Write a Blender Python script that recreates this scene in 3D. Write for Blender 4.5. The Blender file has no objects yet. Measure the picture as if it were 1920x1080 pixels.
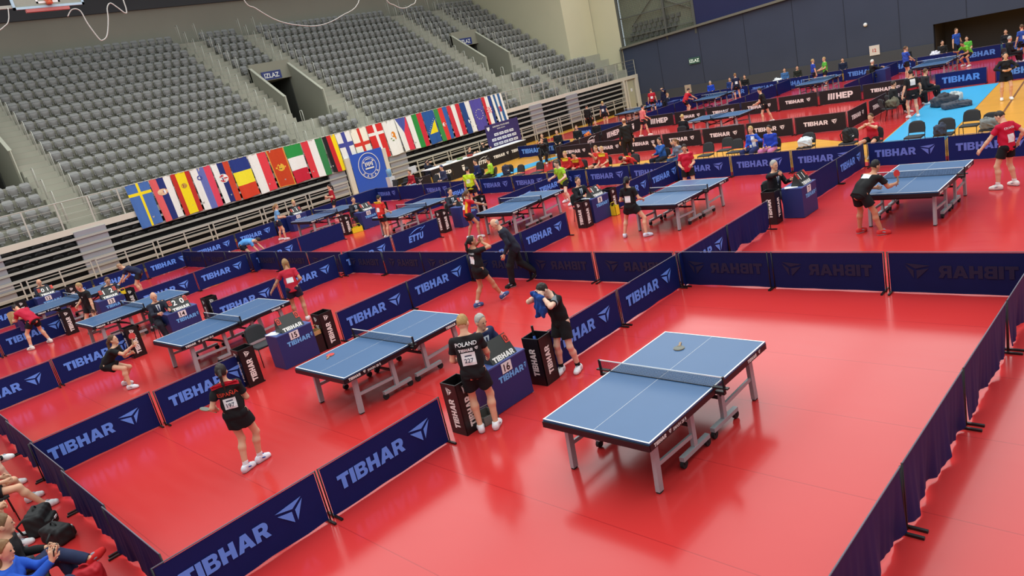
import bpy, math, random
import numpy as np
from mathutils import Vector, Matrix
from mathutils.bvhtree import BVHTree
from mathutils.geometry import tessellate_polygon
R = math.radians
SC = bpy.context.scene
COL = SC.collection
random.seed(7)

# ------------------------------------------------------------------ camera
cam_d = bpy.data.cameras.new('camera')
cam_d.sensor_fit = 'HORIZONTAL'; cam_d.sensor_width = 36.0
cam_d.lens = 36.0 * 1367.087 / 1920.0
cam_d.clip_start = 0.05; cam_d.clip_end = 300
cam = bpy.data.objects.new('camera', cam_d); COL.objects.link(cam)
cam.location = (5.09289, -6.80091, 4.72146)
cam.rotation_euler = (R(73.72913), R(12.42998), R(43.60718))
SC.camera = cam
CAM = Vector(cam.location)

# ------------------------------------------------------------------ light
SC.view_settings.view_transform = 'Standard'; SC.view_settings.look = 'None'
SC.view_settings.gamma = 1.0; SC.view_settings.use_curve_mapping = False
SC.view_settings.exposure = 0.0
SC.cycles.max_bounces = 6; SC.cycles.diffuse_bounces = 2; SC.cycles.glossy_bounces = 3
SC.cycles.transparent_max_bounces = 8; SC.cycles.sample_clamp_indirect = 4.0
SC.cycles.caustics_reflective = False; SC.cycles.caustics_refractive = False
world = bpy.data.worlds.new('hall_air'); SC.world = world; world.use_nodes = True
bg = world.node_tree.nodes['Background']
bg.inputs[0].default_value = (0.84, 0.95, 1.0, 1); bg.inputs[1].default_value = 0.50
LAMP_POWER = 2350
for lx in (-28, -21, -14, -7, 0, 7):                      # long lamp strips under the hall roof
    ld = bpy.data.lights.new('hall_lamp', 'AREA'); ld.shape = 'RECTANGLE'
    ld.size = 6.4; ld.size_y = 64.0; ld.energy = LAMP_POWER; ld.color = (0.97, 1.0, 0.98)
    lo = bpy.data.objects.new('hall_lamp', ld); COL.objects.link(lo)
    lo.location = (lx, 17, 15.5)

# ------------------------------------------------------------------ materials
def lin(c):
    out = []
    for v in c:
        v /= 255.0
        out.append(v / 12.92 if v <= 0.04045 else ((v + 0.055) / 1.055) ** 2.4)
    return out
_mats = {}
def mat(name, rgb, rough=0.6, metal=0.0, noise=0.10, scale=14.0, spec=0.5, bump=0.0, emit=None):
    if name in _mats: return _mats[name]
    m = bpy.data.materials.new(name); m.use_nodes = True; _mats[name] = m
    nt = m.node_tree; b = nt.nodes['Principled BSDF']; L = nt.links.new
    c = lin(rgb)
    tc = nt.nodes.new('ShaderNodeTexCoord'); nz = nt.nodes.new('ShaderNodeTexNoise')
    nz.inputs['Scale'].default_value = scale; nz.inputs['Detail'].default_value = 3
    L(tc.outputs['Object'], nz.inputs['Vector'])
    mx = nt.nodes.new('ShaderNodeMix'); mx.data_type = 'RGBA'
    mx.inputs['A'].default_value = [v * (1 - noise) for v in c] + [1]
    mx.inputs['B'].default_value = [min(1, v * (1 + noise)) for v in c] + [1]
    L(nz.outputs['Fac'], mx.inputs['Factor']); L(mx.outputs['Result'], b.inputs['Base Color'])
    b.inputs['Roughness'].default_value = rough; b.inputs['Metallic'].default_value = metal
    b.inputs['Specular IOR Level'].default_value = spec
    if bump:
        bp = nt.nodes.new('ShaderNodeBump'); bp.inputs['Strength'].default_value = bump
        L(nz.outputs['Fac'], bp.inputs['Height']); L(bp.outputs['Normal'], b.inputs['Normal'])
    if emit:
        b.inputs['Emission Color'].default_value = c + [1]; b.inputs['Emission Strength'].default_value = emit
    return m
def MC(key):            # a plain cloth / paint colour by rgb triple or by name
    if isinstance(key, str): return _mats[key]
    return mat('cloth_%02x%02x%02x' % tuple(key), key, 0.8, noise=0.14, scale=22, spec=0.25)

navy = mat('barrier_navy', (11, 30, 92), 0.6, noise=0.12, scale=5, spec=0.2)
navy_dark = mat('barrier_reverse', (9, 22, 72), 0.65, noise=0.12, scale=5, spec=0.2)
purple = mat('barrier_reverse_purple', (36, 34, 88), 0.6, noise=0.12, scale=6, spec=0.3)
blk_fab = mat('barrier_black', (34, 31, 32), 0.6, noise=0.1, scale=5, spec=0.3)
let_blue = mat('print_pale_blue', (98, 156, 255), 0.6, noise=0.04)
let_dim = mat('print_show_through', (17, 13, 52), 0.7, noise=0.05)
let_white = mat('print_white', (236, 234, 228), 0.6, noise=0.03)
let_cyan = mat('print_cyan', (110, 185, 250), 0.6, noise=0.04)
steel_blk = mat('black_steel', (22, 22, 24), 0.4, spec=0.5)
edge_tape = mat('grey_edge_tape', (112, 108, 122), 0.6)
silver = mat('silver_steel', (172, 176, 180), 0.4, metal=0.15, noise=0.06)
rail_st = mat('rail_steel', (196, 196, 184), 0.4, metal=0.2, noise=0.06)
white_p = mat('white_paint', (235, 235, 235), 0.5, noise=0.03)
blackp = mat('black_plastic', (20, 20, 22), 0.42, noise=0.1)
bin_blk = mat('bin_black', (22, 19, 21), 0.38, noise=0.1)
rubber = mat('rubber', (24, 24, 26), 0.7)
apron = mat('table_apron', (22, 18, 24), 0.4)
desk_blue = mat('desk_blue', (30, 46, 108), 0.5, noise=0.08, scale=4)
desk_side = mat('desk_top_blue', (70, 88, 150), 0.45, noise=0.08)
chair_f = mat('chair_fabric', (52, 52, 55), 0.85, noise=0.15, scale=30)
skin = mat('skin', (224, 172, 140), 0.55, noise=0.08, scale=9, spec=0.35)
skin2 = mat('skin_tan', (196, 140, 108), 0.55, noise=0.08, scale=9, spec=0.35)
skin3 = mat('skin_pale', (232, 190, 166), 0.55, noise=0.08, scale=9, spec=0.35)
red_d = mat('digit_red', (214, 60, 40), 0.5)
conc = mat('stand_concrete', (166, 163, 148), 0.85, noise=0.10, scale=0.9, spec=0.2, bump=0.02)
conc_w = mat('ledge_concrete', (214, 208, 192), 0.8, noise=0.06, scale=2.0, spec=0.2)
wall_be = mat('wall_beige', (204, 198, 168), 0.85, noise=0.06, scale=0.4, spec=0.2)
wall_gr = mat('wall_grey', (150, 146, 132), 0.85, noise=0.10, scale=0.35, spec=0.2)
wall_nv = mat('wall_navy', (58, 66, 86), 0.6, noise=0.12, scale=0.5, spec=0.35)
wall_nv2 = mat('wall_navy_upper', (36, 40, 78), 0.65, noise=0.10, scale=0.5, spec=0.3)
dark_in = mat('dark_recess', (58, 52, 50), 0.8, noise=0.1, scale=0.7)
soffit = mat('roof_dark', (66, 66, 68), 0.8, noise=0.15, scale=0.5)
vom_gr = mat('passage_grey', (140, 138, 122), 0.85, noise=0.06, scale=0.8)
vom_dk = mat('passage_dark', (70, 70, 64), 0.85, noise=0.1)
black_in = mat('gap_shade_black', (12, 12, 14), 0.9)  # near-black colour painting in the shadow inside the folded bleachers
seat_g = mat('seat_grey', (142, 140, 136), 0.28, noise=0.07, scale=6, spec=0.5)
seat_g2 = mat('seat_pan_grey', (122, 120, 117), 0.30, noise=0.07, scale=6, spec=0.5)
seat_dk = mat('folded_seat_dark', (40, 40, 46), 0.45)
panel_gr = mat('aisle_panel_grey', (150, 150, 156), 0.7, noise=0.06, scale=1.5)
bar_gr = mat('bleacher_nosing', (176, 176, 168), 0.5, metal=0.1, noise=0.05, scale=2)

# floor: glossy red sheet with seams, wood parquet with painted bands
def red_floor():
    m = bpy.data.materials.new('red_sports_sheet'); m.use_nodes = True
    nt = m.node_tree; b = nt.nodes['Principled BSDF']; L = nt.links.new; N = nt.nodes.new
    tc = N('ShaderNodeTexCoord'); sp = N('ShaderNodeSeparateXYZ'); L(tc.outputs['Object'], sp.inputs[0])
    nz = N('ShaderNodeTexNoise'); nz.inputs['Scale'].default_value = 0.55; nz.inputs['Detail'].default_value = 5
    L(tc.outputs['Object'], nz.inputs['Vector'])
    mx = N('ShaderNodeMix'); mx.data_type = 'RGBA'
    mx.inputs['A'].default_value = (0.55, 0.030, 0.029, 1); mx.inputs['B'].default_value = (0.62, 0.038, 0.037, 1)
    L(nz.outputs['Fac'], mx.inputs['Factor'])
    def seam(sock, period, width, off):
        a = N('ShaderNodeMath'); a.operation = 'ADD'; a.inputs[1].default_value = off; L(sock, a.inputs[0])
        w = N('ShaderNodeMath'); w.operation = 'WRAP'; w.inputs[1].default_value = 0; w.inputs[2].default_value = period
        L(a.outputs[0], w.inputs[0])
        c = N('ShaderNodeMath'); c.operation = 'LESS_THAN'; c.inputs[1].default_value = width; L(w.outputs[0], c.inputs[0])
        return c.outputs[0]
    s1 = seam(sp.outputs['Y'], 1.5, 0.012, 0.4)
    mul = N('ShaderNodeMath'); mul.operation = 'MULTIPLY'; mul.inputs[1].default_value = 0.45; L(s1, mul.inputs[0])
    m2 = N('ShaderNodeMix'); m2.data_type = 'RGBA'; m2.inputs['B'].default_value = (0.25, 0.01, 0.015, 1)
    L(mx.outputs['Result'], m2.inputs['A']); L(mul.outputs[0], m2.inputs['Factor'])
    L(m2.outputs['Result'], b.inputs['Base Color'])
    n2 = N('ShaderNodeTexNoise'); n2.inputs['Scale'].default_value = 2.2; n2.inputs['Detail'].default_value = 6
    mp = N('ShaderNodeMapping'); mp.inputs['Scale'].default_value = (0.4, 3.0, 1); L(tc.outputs['Object'], mp.inputs[0]); L(mp.outputs[0], n2.inputs['Vector'])
    mr = N('ShaderNodeMapRange'); mr.inputs['To Min'].default_value = 0.12; mr.inputs['To Max'].default_value = 0.22
    L(n2.outputs['Fac'], mr.inputs[0]); L(mr.outputs[0], b.inputs['Roughness'])
    b.inputs['IOR'].default_value = 1.47
    return m
red_sheet = red_floor()
def wood_floor():
    m = bpy.data.materials.new('yellow_parquet'); m.use_nodes = True
    nt = m.node_tree; b = nt.nodes['Principled BSDF']; L = nt.links.new; N = nt.nodes.new
    tc = N('ShaderNodeTexCoord'); br = N('ShaderNodeTexBrick')
    br.inputs['Scale'].default_value = 1.0; br.inputs['Brick Width'].default_value = 1.2; br.inputs['Row Height'].default_value = 0.12
    br.inputs['Mortar Size'].default_value = 0.003
    br.inputs['Color1'].default_value = (0.86, 0.40, 0.045, 1); br.inputs['Color2'].default_value = (0.76, 0.34, 0.035, 1)
    br.inputs['Mortar'].default_value = (0.45, 0.22, 0.05, 1)
    L(tc.outputs['Object'], br.inputs['Vector']); L(br.outputs['Color'], b.inputs['Base Color'])
    b.inputs['Roughness'].default_value = 0.28
    return m
wood = wood_floor()
cyan_p = mat('floor_paint_blue', (70, 178, 228), 0.3, noise=0.05)
def table_top_mat():
    return mat('table_blue', (63, 99, 142), 0.36, noise=0.04, scale=3, spec=0.5)
tbl_blue = table_top_mat()
def net_mat():
    m = bpy.data.materials.new('net_mesh'); m.use_nodes = True
    nt = m.node_tree; L = nt.links.new; N = nt.nodes.new
    b = nt.nodes['Principled BSDF']; b.inputs['Base Color'].default_value = (0.012, 0.016, 0.05, 1); b.inputs['Roughness'].default_value = 0.9
    out = nt.nodes['Material Output']; tr = N('ShaderNodeBsdfTransparent'); mix = N('ShaderNodeMixShader')
    tc = N('ShaderNodeTexCoord'); sp = N('ShaderNodeSeparateXYZ'); L(tc.outputs['Object'], sp.inputs[0])
    def cord(sock):
        w = N('ShaderNodeMath'); w.operation = 'WRAP'; w.inputs[1].default_value = 0; w.inputs[2].default_value = 0.0125; L(sock, w.inputs[0])
        c = N('ShaderNodeMath'); c.operation = 'LESS_THAN'; c.inputs[1].default_value = 0.0036; L(w.outputs[0], c.inputs[0]); return c.outputs[0]
    mxm = N('ShaderNodeMath'); mxm.operation = 'MAXIMUM'; L(cord(sp.outputs['X']), mxm.inputs[0]); L(cord(sp.outputs['Z']), mxm.inputs[1])
    L(mxm.outputs[0], mix.inputs[0]); L(tr.outputs[0], mix.inputs[1]); L(b.outputs[0], mix.inputs[2]); L(mix.outputs[0], out.inputs[0])
    return m
net_m = net_mat()
_mats['net_m'] = net_m

# ------------------------------------------------------------------ mesh helpers
class MB:
    def __init__(self): self.v = []; self.f = []; self.m = []
    def add(self, vs, fs, mi=0):
        o = len(self.v); self.v += [tuple(x) for x in vs]
        for q in fs: self.f.append([i + o for i in q]); self.m.append(mi)
        return self
    def box(self, c, s, mi=0, rot=None):
        hx, hy, hz = s[0] / 2, s[1] / 2, s[2] / 2
        P = [Vector((x, y, z)) for z in (-hz, hz) for y in (-hy, hy) for x in (-hx, hx)]
        if rot is not None: P = [rot @ p for p in P]
        P = [p + Vector(c) for p in P]
        return self.add(P, [(0, 2, 3, 1), (4, 5, 7, 6), (0, 1, 5, 4), (2, 6, 7, 3), (0, 4, 6, 2), (1, 3, 7, 5)], mi)
    def span(self, lo, hi, mi=0):
        return self.box([(a + b) / 2 for a, b in zip(lo, hi)], [abs(b - a) for a, b in zip(lo, hi)], mi)
    def bar(self, a, b, w, h, mi=0, up=(0, 0, 1)):
        a, b = Vector(a), Vector(b); d = b - a; L = d.length; d.normalize()
        u = Vector(up)
        if abs(d.dot(u)) > .95: u = Vector((0, 1, 0)) if abs(d.y) < .9 else Vector((1, 0, 0))
        s = d.cross(u).normalized(); t = s.cross(d)
        M = Matrix((s, d, t)).transposed()
        return self.box((a + b) / 2, (w, L, h), mi, M)
    def tube(self, pts, r, n=8, mi=0, cap=True):
        pts = [Vector(p) for p in pts]; rs = r if isinstance(r, (list, tuple)) else [r] * len(pts)
        rings = []; prev = None
        for i, p in enumerate(pts):
            d = (pts[min(i + 1, len(pts) - 1)] - pts[max(i - 1, 0)]).normalized()
            if prev is None:
                s = d.cross(Vector((0, 0, 1)))
                if s.length < .1: s = d.cross(Vector((0, 1, 0)))
            else: s = prev - d * prev.dot(d)
            s.normalize(); t = d.cross(s); prev = s
            rings.append([p + (s * math.cos(2 * math.pi * k / n) + t * math.sin(2 * math.pi * k / n)) * rs[i] for k in range(n)])
        vs = [v for g in rings for v in g]; fs = []
        for i in range(len(pts) - 1):
            for k in range(n):
                a = i * n + k; b_ = i * n + (k + 1) % n
                fs.append((a, b_, b_ + n, a + n))
        if cap: fs += [tuple(range(n))[::-1], tuple((len(pts) - 1) * n + k for k in range(n))]
        return self.add(vs, fs, mi)
    def grid(self, fn, nu, nv, mi=0, mf=None):
        vs = [fn(i / nu, j / nv) for j in range(nv + 1) for i in range(nu + 1)]
        o = len(self.v); self.v += [tuple(p) for p in vs]
        for j in range(nv):
            for i in range(nu):
                a = o + j * (nu + 1) + i
                self.f.append([a, a + 1, a + nu + 2, a + nu + 1])
                self.m.append(mf((i + .5) / nu, (j + .5) / nv) if mf else mi)
        return self
    def prism(self, poly, z0, z1, mi=0):
        n = len(poly)
        vs = [(x, y, z0) for x, y in poly] + [(x, y, z1) for x, y in poly]
        fs = [tuple(range(n))[::-1], tuple(range(n, 2 * n))] + [(i, (i + 1) % n, n + (i + 1) % n, n + i) for i in range(n)]
        return self.add(vs, fs, mi)
    def mesh(self, name, mats, smooth=False):
        me = bpy.data.meshes.new(name); me.from_pydata(self.v, [], self.f)
        for m in (mats if isinstance(mats, (list, tuple)) else [mats]): me.materials.append(m)
        if len(set(self.m)) > 1: me.polygons.foreach_set('material_index', self.m)
        if smooth: me.polygons.foreach_set('use_smooth', [True] * len(self.f))
        me.update(); return me
def np_mesh(name, V, F, mats, smooth=True):
    me = bpy.data.meshes.new(name)
    n, k = len(V), len(F)
    me.vertices.add(n); me.vertices.foreach_set('co', np.asarray(V, np.float32).ravel())
    me.loops.add(k * 4); me.loops.foreach_set('vertex_index', np.asarray(F, np.int32).ravel())
    me.polygons.add(k); me.polygons.foreach_set('loop_start', np.arange(0, k * 4, 4, dtype=np.int32))
    me.polygons.foreach_set('use_smooth', np.full(k, smooth))
    me.materials.append(mats); me.update(calc_edges=True); return me
def ob(name, me, parent=None, loc=None, rz=0.0, label=None):
    o = bpy.data.objects.new(name, me); COL.objects.link(o)
    if parent is not None: o.parent = parent
    if loc is not None: o.location = loc
    if rz: o.rotation_euler = (0, 0, R(rz))
    if label: o['label'] = label
    return o
def tag(o, label, cat, group=None, kind=None):
    o['label'] = label; o['category'] = cat
    if group: o['group'] = group
    if kind: o['kind'] = kind
    return o
def thing(name, label, cat, loc=(0, 0, 0), rz=0.0, group=None):
    o = bpy.data.objects.new(name, None); o.empty_display_size = 0.1; COL.objects.link(o)
    o.location = loc; o.rotation_euler = (0, 0, R(rz)); return tag(o, label, cat, group)
def struct(name, mb, mats, smooth=False, loc=None):
    o = ob(name, mb.mesh(name, mats, smooth) if isinstance(mb, MB) else mb, loc=loc); o['kind'] = 'structure'; return o
ORD = ['first', 'second', 'third', 'fourth', 'fifth', 'sixth', 'seventh', 'eighth', 'ninth', 'tenth', 'eleventh', 'twelfth', 'thirteenth', 'fourteenth', 'fifteenth', 'sixteenth', 'seventeenth', 'eighteenth', 'nineteenth', 'twentieth', 'twenty-first', 'twenty-second', 'twenty-third', 'twenty-fourth']
NUMW = {7: 'seven', 8: 'eight', 9: 'nine', 10: 'ten', 11: 'eleven', 12: 'twelve', 13: 'thirteen', 14: 'fourteen', 15: 'fifteen', 16: 'sixteen'}

# ------------------------------------------------------------------ lettering
def _arc(cx, cy, rx, ry, a0, a1, n=7):
    return [(cx + rx * math.cos(R(a0 + (a1 - a0) * i / n)), cy + ry * math.sin(R(a0 + (a1 - a0) * i / n))) for i in range(n + 1)]
GL = {  # heavy block capitals, cap height 1: (advance, [outline, hole...])
    'T': (.80, [[(0, 1), (0, .73), (.25, .73), (.25, 0), (.55, 0), (.55, .73), (.80, .73), (.80, 1)]]),
    'I': (.31, [[(0, 0), (.31, 0), (.31, 1), (0, 1)]]),
    'B': (.82, [[(0, 0), (.56, 0)] + _arc(.56, .27, .26, .27, -90, 70, 6) + _arc(.54, .75, .25, .25, -60, 90, 6) + [(0, 1)],
                [(.28, .61), (.50, .61), (.53, .69), (.50, .78), (.28, .78)], [(.28, .21), (.52, .21), (.56, .31), (.52, .41), (.28, .41)]]),
    'H': (.84, [[(0, 0), (.29, 0), (.29, .36), (.55, .36), (.55, 0), (.84, 0), (.84, 1), (.55, 1), (.55, .62), (.29, .62), (.29, 1), (0, 1)]]),
    'A': (.98, [[(0, 0), (.29, 0), (.35, .18), (.63, .18), (.69, 0), (.98, 0), (.66, 1), (.32, 1)], [(.42, .40), (.56, .40), (.49, .68)]]),
    'R': (.86, [[(0, 0), (.28, 0), (.28, .34), (.40, .34), (.56, 0), (.88, 0), (.68, .38)] + _arc(.54, .67, .29, .33, -50, 90, 7) + [(0, 1)],
                [(.28, .56), (.48, .56), (.54, .67), (.48, .78), (.28, .78)]]),
    'E': (.70, [[(0, 0), (.70, 0), (.70, .24), (.28, .24), (.28, .39), (.64, .39), (.64, .61), (.28, .61), (.28, .76), (.70, .76), (.70, 1), (0, 1)]]),
    'P': (.80, [[(0, 0), (.28, 0), (.28, .32), (.48, .32)] + _arc(.48, .66, .32, .34, -90, 90, 8) + [(0, 1)], [(.28, .54), (.46, .54), (.52, .66), (.46, .78), (.28, .78)]]),
    'U': (.82, [[(.41, 0)] + _arc(.41, .36, .41, .36, -90, 0, 5) + [(.82, 1), (.54, 1), (.54, .36), (.41, .24), (.28, .36), (.28, 1), (0, 1), (0, .36)] + _arc(.41, .36, .41, .36, 180, 262, 5)]),
}
MARK = [[(0, .86), (1, 1.0), (.60, .66)], [(.06, .70), (.56, .56), (.56, .02)], [(1.02, .90), (.68, .56), (.68, .04)]]
def _fill(loops, mb, f):
    P = [[Vector((x, y, 0)) for x, y in lp] for lp in loops]
    tr = tessellate_polygon(P); flat = [v for lp in P for v in lp]
    mb.add([f(v.x, v.y) for v in flat], [tuple(t) for t in tr])
def letters(mb, text, h, f, gap=.07, shear=0.0, wx=1.0):
    """block text; f maps (x along, y up) to a point; returns the width"""
    x = 0
    for ch in text:
        if ch == ' ': x += .4; continue
        adv, lp = GL[ch]
        x0 = x
        _fill(lp, mb, lambda a, b: f((x0 + a + shear * b) * h * wx, b * h))
        x += adv + gap
    return (x - gap) * h * wx
def text_w(text, h, wx=1.0): return (sum(GL[c][0] + .07 for c in text) - .07) * h * wx
def mark(mb, h, f, x0=0.0, wx=1.05):
    for p in MARK: mb.add([f(x0 + a * h * wx, b * h) for a, b in p], [tuple(range(len(p)))])
_tcache = {}
def font_mesh(s, bold=0.0):
    """triangles of a line of plain sans text, cap height 1, starting at x = 0"""
    if (s, bold) in _tcache: return _tcache[(s, bold)]
    cu = bpy.data.curves.new('t', 'FONT'); cu.body = s; cu.size = 1.43; cu.offset = bold; cu.resolution_u = 3
    o = bpy.data.objects.new('t', cu); COL.objects.link(o)
    dg = bpy.context.evaluated_depsgraph_get(); dg.update()
    me = bpy.data.meshes.new_from_object(o.evaluated_get(dg))
    V = [tuple(v.co) for v in me.vertices]; F = [tuple(p.vertices) for p in me.polygons]
    bpy.data.objects.remove(o); bpy.data.curves.remove(cu); bpy.data.meshes.remove(me)
    x0 = min(v[0] for v in V); V = [(v[0] - x0, v[1]) for v in V]; w = max(v[0] for v in V)
    _tcache[(s, bold)] = (V, F, w); return V, F, w
def put_text(mb, s, h, f, bold=.02, mi=0, wx=1.0):
    V, F, w = font_mesh(s, bold)
    mb.add([f(a * h * wx, b * h) for a, b in V], F, mi); return w * h * wx
for _s in ['IZLAZ', 'POLAND', 'CROATIA', '227', '197', '7', '8', '9', '10', '11', '12', '13', '14', '15', '16', '0', '1', '2', '3', '5', '28 R', 'ZADAR', 'SMASH 28 R', 'EUROPEAN YOUTH SERIES', 'ZADAR, CROATIA', 'Z', 'A', 'D', 'R']: font_mesh(_s, .02)
font_mesh('ESPA\u00d1A', .02)
# ================================================================== setting: floor
f = MB(); f.span((-45, -16, -0.2), (24, 50, 0.0)); struct('floor', f, wood)
f = MB(); f.add([(-29.6, -14, .006), (14, -14, .006), (14, 15.9, .006), (-29.6, 15.9, .006)], [(0, 1, 2, 3)])
f.add([(-28.2, 15.9, .006), (-21.8, 15.9, .006), (-21.4, 18.2, .006), (-28.2, 18.2, .006)], [(0, 1, 2, 3)])
f.add([(-20.9, 18.9, .006), (-11.2, 20.0, .006), (-6.6, 20.9, .006), (-3.5, 18.6, .006), (-4.6, 30.2, .006), (-20.9, 30.2, .006)], [(0, 1, 2, 5), (2, 3, 4, 5)])
f.add([(-29.5, 30.2, .006), (3, 30.2, .006), (3, 41.0, .006), (-29.5, 41.0, .006)], [(0, 1, 2, 3)])
struct('flooring', f, red_sheet)
f = MB(); f.add([(-3.3, 17.2, .009), (-1.4, 17.2, .009), (-2.45, 30.1, .009), (-4.6, 30.1, .009)], [(0, 1, 2, 3)])
f.add([(-23.2, 17.8, .009), (-21.4, 19.2, .009), (-21.3, 24.0, .009), (-22.4, 22.6, .009)], [(0, 1, 2, 3)])
struct('floor_marking', f, cyan_p)
f = MB(); f.add([(-.30, 17.2, .010), (-.24, 17.2, .010), (-1.50, 30.1, .010), (-1.56, 30.1, .010)], [(0, 1, 2, 3)])
struct('floor_line', f, mat('floor_line_brown', (120, 70, 30), .5))

# ================================================================== setting: the stand
ROWS = 16
RX = lambda i: -31.0 - .827 * i
RZ = lambda i: 2.55 + .573 * i
VOMS = [(-.95, 1.87), (16.25, 19.05), (33.3, 36.05)]
AISLES = [(-2.3, -.95), (1.88, 3.2), (14.87, 16.2), (19.1, 20.42), (31.95, 33.25), (36.1, 37.4)]
Y0, Y1 = -14.0, 45.65
st = MB()
for i in range(ROWS):
    spans = [(Y0, Y1)]
    if 5 <= i <= 8:
        spans = []; a = Y0
        for v0, v1 in VOMS: spans.append((a, v0)); a = v1
        spans.append((a, Y1))
    back = RX(i + 1) - (1.0 if i == ROWS - 1 else 0)
    if 9 <= i <= 12:
        spans = []; a = Y0
        for v0, v1 in VOMS: spans.append((a, v0)); st.span((back, v0, max(RZ(i) - 1.3, 7.69)), (RX(i), v1, RZ(i))); a = v1
        spans.append((a, Y1))
    for a, b in spans: st.span((back, a, 0.3 if i < 1 else RZ(i) - 1.3), (RX(i), b, RZ(i)))
struct('stand_slab', st, conc)
sp_ = MB()
for a0, a1 in AISLES:
    for i in range(ROWS - 1):
        sp_.span((RX(i + 1), a0, RZ(i)), (RX(i + 1) + .40, a1, RZ(i) + .287))
struct('stair_slab', sp_, conc)
ns_ = MB()
for a0, a1 in AISLES:
    for i in range(ROWS - 1):
        ns_.span((RX(i + 1) + .36, a0, RZ(i) + .287), (RX(i + 1) + .40, a1, RZ(i) + .291)); ns_.span((RX(i) - .04, a0, RZ(i)), (RX(i), a1, RZ(i) + .004))
struct('stair_trim', ns_, mat('step_nosing', (112, 110, 98), .8))
led = MB(); led.span((-31.02, Y0, 2.34), (-30.86, Y1, 2.60)); struct('trim_1', led, conc_w)
# passages
for (v0, v1), nm in zip(VOMS, (1, 2, 3)):
    w = MB()
    for y0, y1 in ((v0, v0 + .14), (v1 - .14, v1)):
        prof = [(-35.5, 4.2), (-35.5, 6.42), (-38.7, 8.62), (-38.7, 4.2)]
        n = len(prof); vs = [(x, y0, z) for x, z in prof] + [(x, y1, z) for x, z in prof]
        w.add(vs, [tuple(range(n)), tuple(range(2 * n - 1, n - 1, -1))] + [(i, n + i, n + (i + 1) % n, (i + 1) % n) for i in range(n)])
    w.span((-38.75, v0, 7.68), (-38.55, v1, 8.78))
    w.span((-39.2, v0, 4.6), (-34.9, v1, 4.84))
    struct('wall_passage', w, vom_gr)
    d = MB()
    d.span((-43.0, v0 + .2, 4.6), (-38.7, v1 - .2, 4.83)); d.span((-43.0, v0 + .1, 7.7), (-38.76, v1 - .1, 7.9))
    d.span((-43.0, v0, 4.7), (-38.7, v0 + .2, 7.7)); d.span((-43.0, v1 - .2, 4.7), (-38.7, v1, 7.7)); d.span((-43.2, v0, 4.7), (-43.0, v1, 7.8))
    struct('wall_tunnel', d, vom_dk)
    cp = MB()
    for y in (v0 + .07, v1 - .07): cp.bar((-35.48, y, 6.44), (-38.7, y, 8.64), .17, .04); cp.bar((-35.47, y, 6.45), (-35.47, y, 4.84), .17, .05)
    struct('trim_passage', cp, mat('coping', (186, 184, 166), .7))
    if nm > 1:
        t = thing('exit_sign', 'blue IZLAZ exit sign above the stand passage %s' % ('beside the Italian and Hungarian flags' if nm == 2 else 'nearest the beige end wall'), 'sign', (-38.52, (v0 + v1) / 2 - .06, 7.98), 90)
        b = MB(); b.box((0, 0, 0), (1.35, .05, .5)); ob('panel', b.mesh('panel', mat('sign_blue', (40, 52, 112), .5)), t)
        b = MB(); wd = font_mesh('IZLAZ', .02)[2] * .27; put_text(b, 'IZLAZ', .27, lambda x, y: (x - wd / 2, -.03, y - .135)); ob('lettering', b.mesh('lettering', let_white), t)
# walls round the stand
w = MB(); w.span((-45.6, Y0, 8), (-45.25, 46, 13.72)); struct('wall_back', w, wall_gr)
w = MB(); w.span((-46.5, Y0, 13.72), (-45.1, 46, 19)); struct('roof_beam', w, soffit)
w = MB(); w.span((-46, 45.65, 0), (-31.95, 45.95, 19)); w.span((-46, 41.95, 4.6), (-34.45, 45.6, 19)); struct('wall_end', w, wall_be)
# far wall: navy cladding with a netted window above the beam and a dark recess
BE = lambda x: 4.82 + (x + 32.48) * .0535
w = MB()
def wall_poly(poly, y=45.7, th=.3):
    n = len(poly); vs = [(x, y, z) for x, z in poly] + [(x, y + th, z) for x, z in poly]
    w.add(vs, [tuple(range(n)), tuple(range(2 * n - 1, n - 1, -1))] + [(i, (i + 1) % n, n + (i + 1) % n, n + i) for i in range(n)])
wall_poly([(-31.95, 0), (-9.0, 0), (-9.0, BE(-9)), (-31.95, BE(-31.95))])
wall_poly([(-9.0, 2.06), (20, 2.03), (20, BE(20)), (-9.0, BE(-9))])
struct('wall_far', w, wall_nv)
w = MB(); wall_poly([(-25.0, BE(-25)), (20, BE(20)), (20, 19), (-25.0, 19)], 45.72); struct('wall_upper', w, wall_nv2)
w = MB(); w.bar((-32.0, 45.6, BE(-32)), (20, 45.6, BE(20)), .35, .16); struct('beam_1', w, mat('beam_grey', (112, 110, 98), .7))
w = MB(); w.bar((-32.02, 45.55, 0), (-32.02, 45.55, 4.8), .10, .3); struct('trim_2', w, mat('corner_strip', (96, 96, 88), .7))
w = MB()
for x in (-28.6, -24.9, -21.2, -17.6, -14.2, -10.9, -7.2, -3.1): w.span((x, 45.685, 0 if x < -9 else 2.1), (x + .035, 45.70, BE(x)))
struct('trim_3', w, mat('seam_dark', (34, 40, 56), .7))
w = MB(); w.span((-31.9, 45.66, 0), (-9.0, 45.7, .95)); struct('wall_dado', w, mat('dado', (62, 66, 74), .7, scale=.6))
w = MB(); w.span((-9.1, 48.2, 0), (20, 48.4, 2.4)); w.span((-9.2, 45.9, 0), (-9.0, 48.3, 2.3)); w.span((-9.1, 45.9, 2.06), (20, 48.3, 2.3)); struct('wall_recess', w, dark_in)
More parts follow.
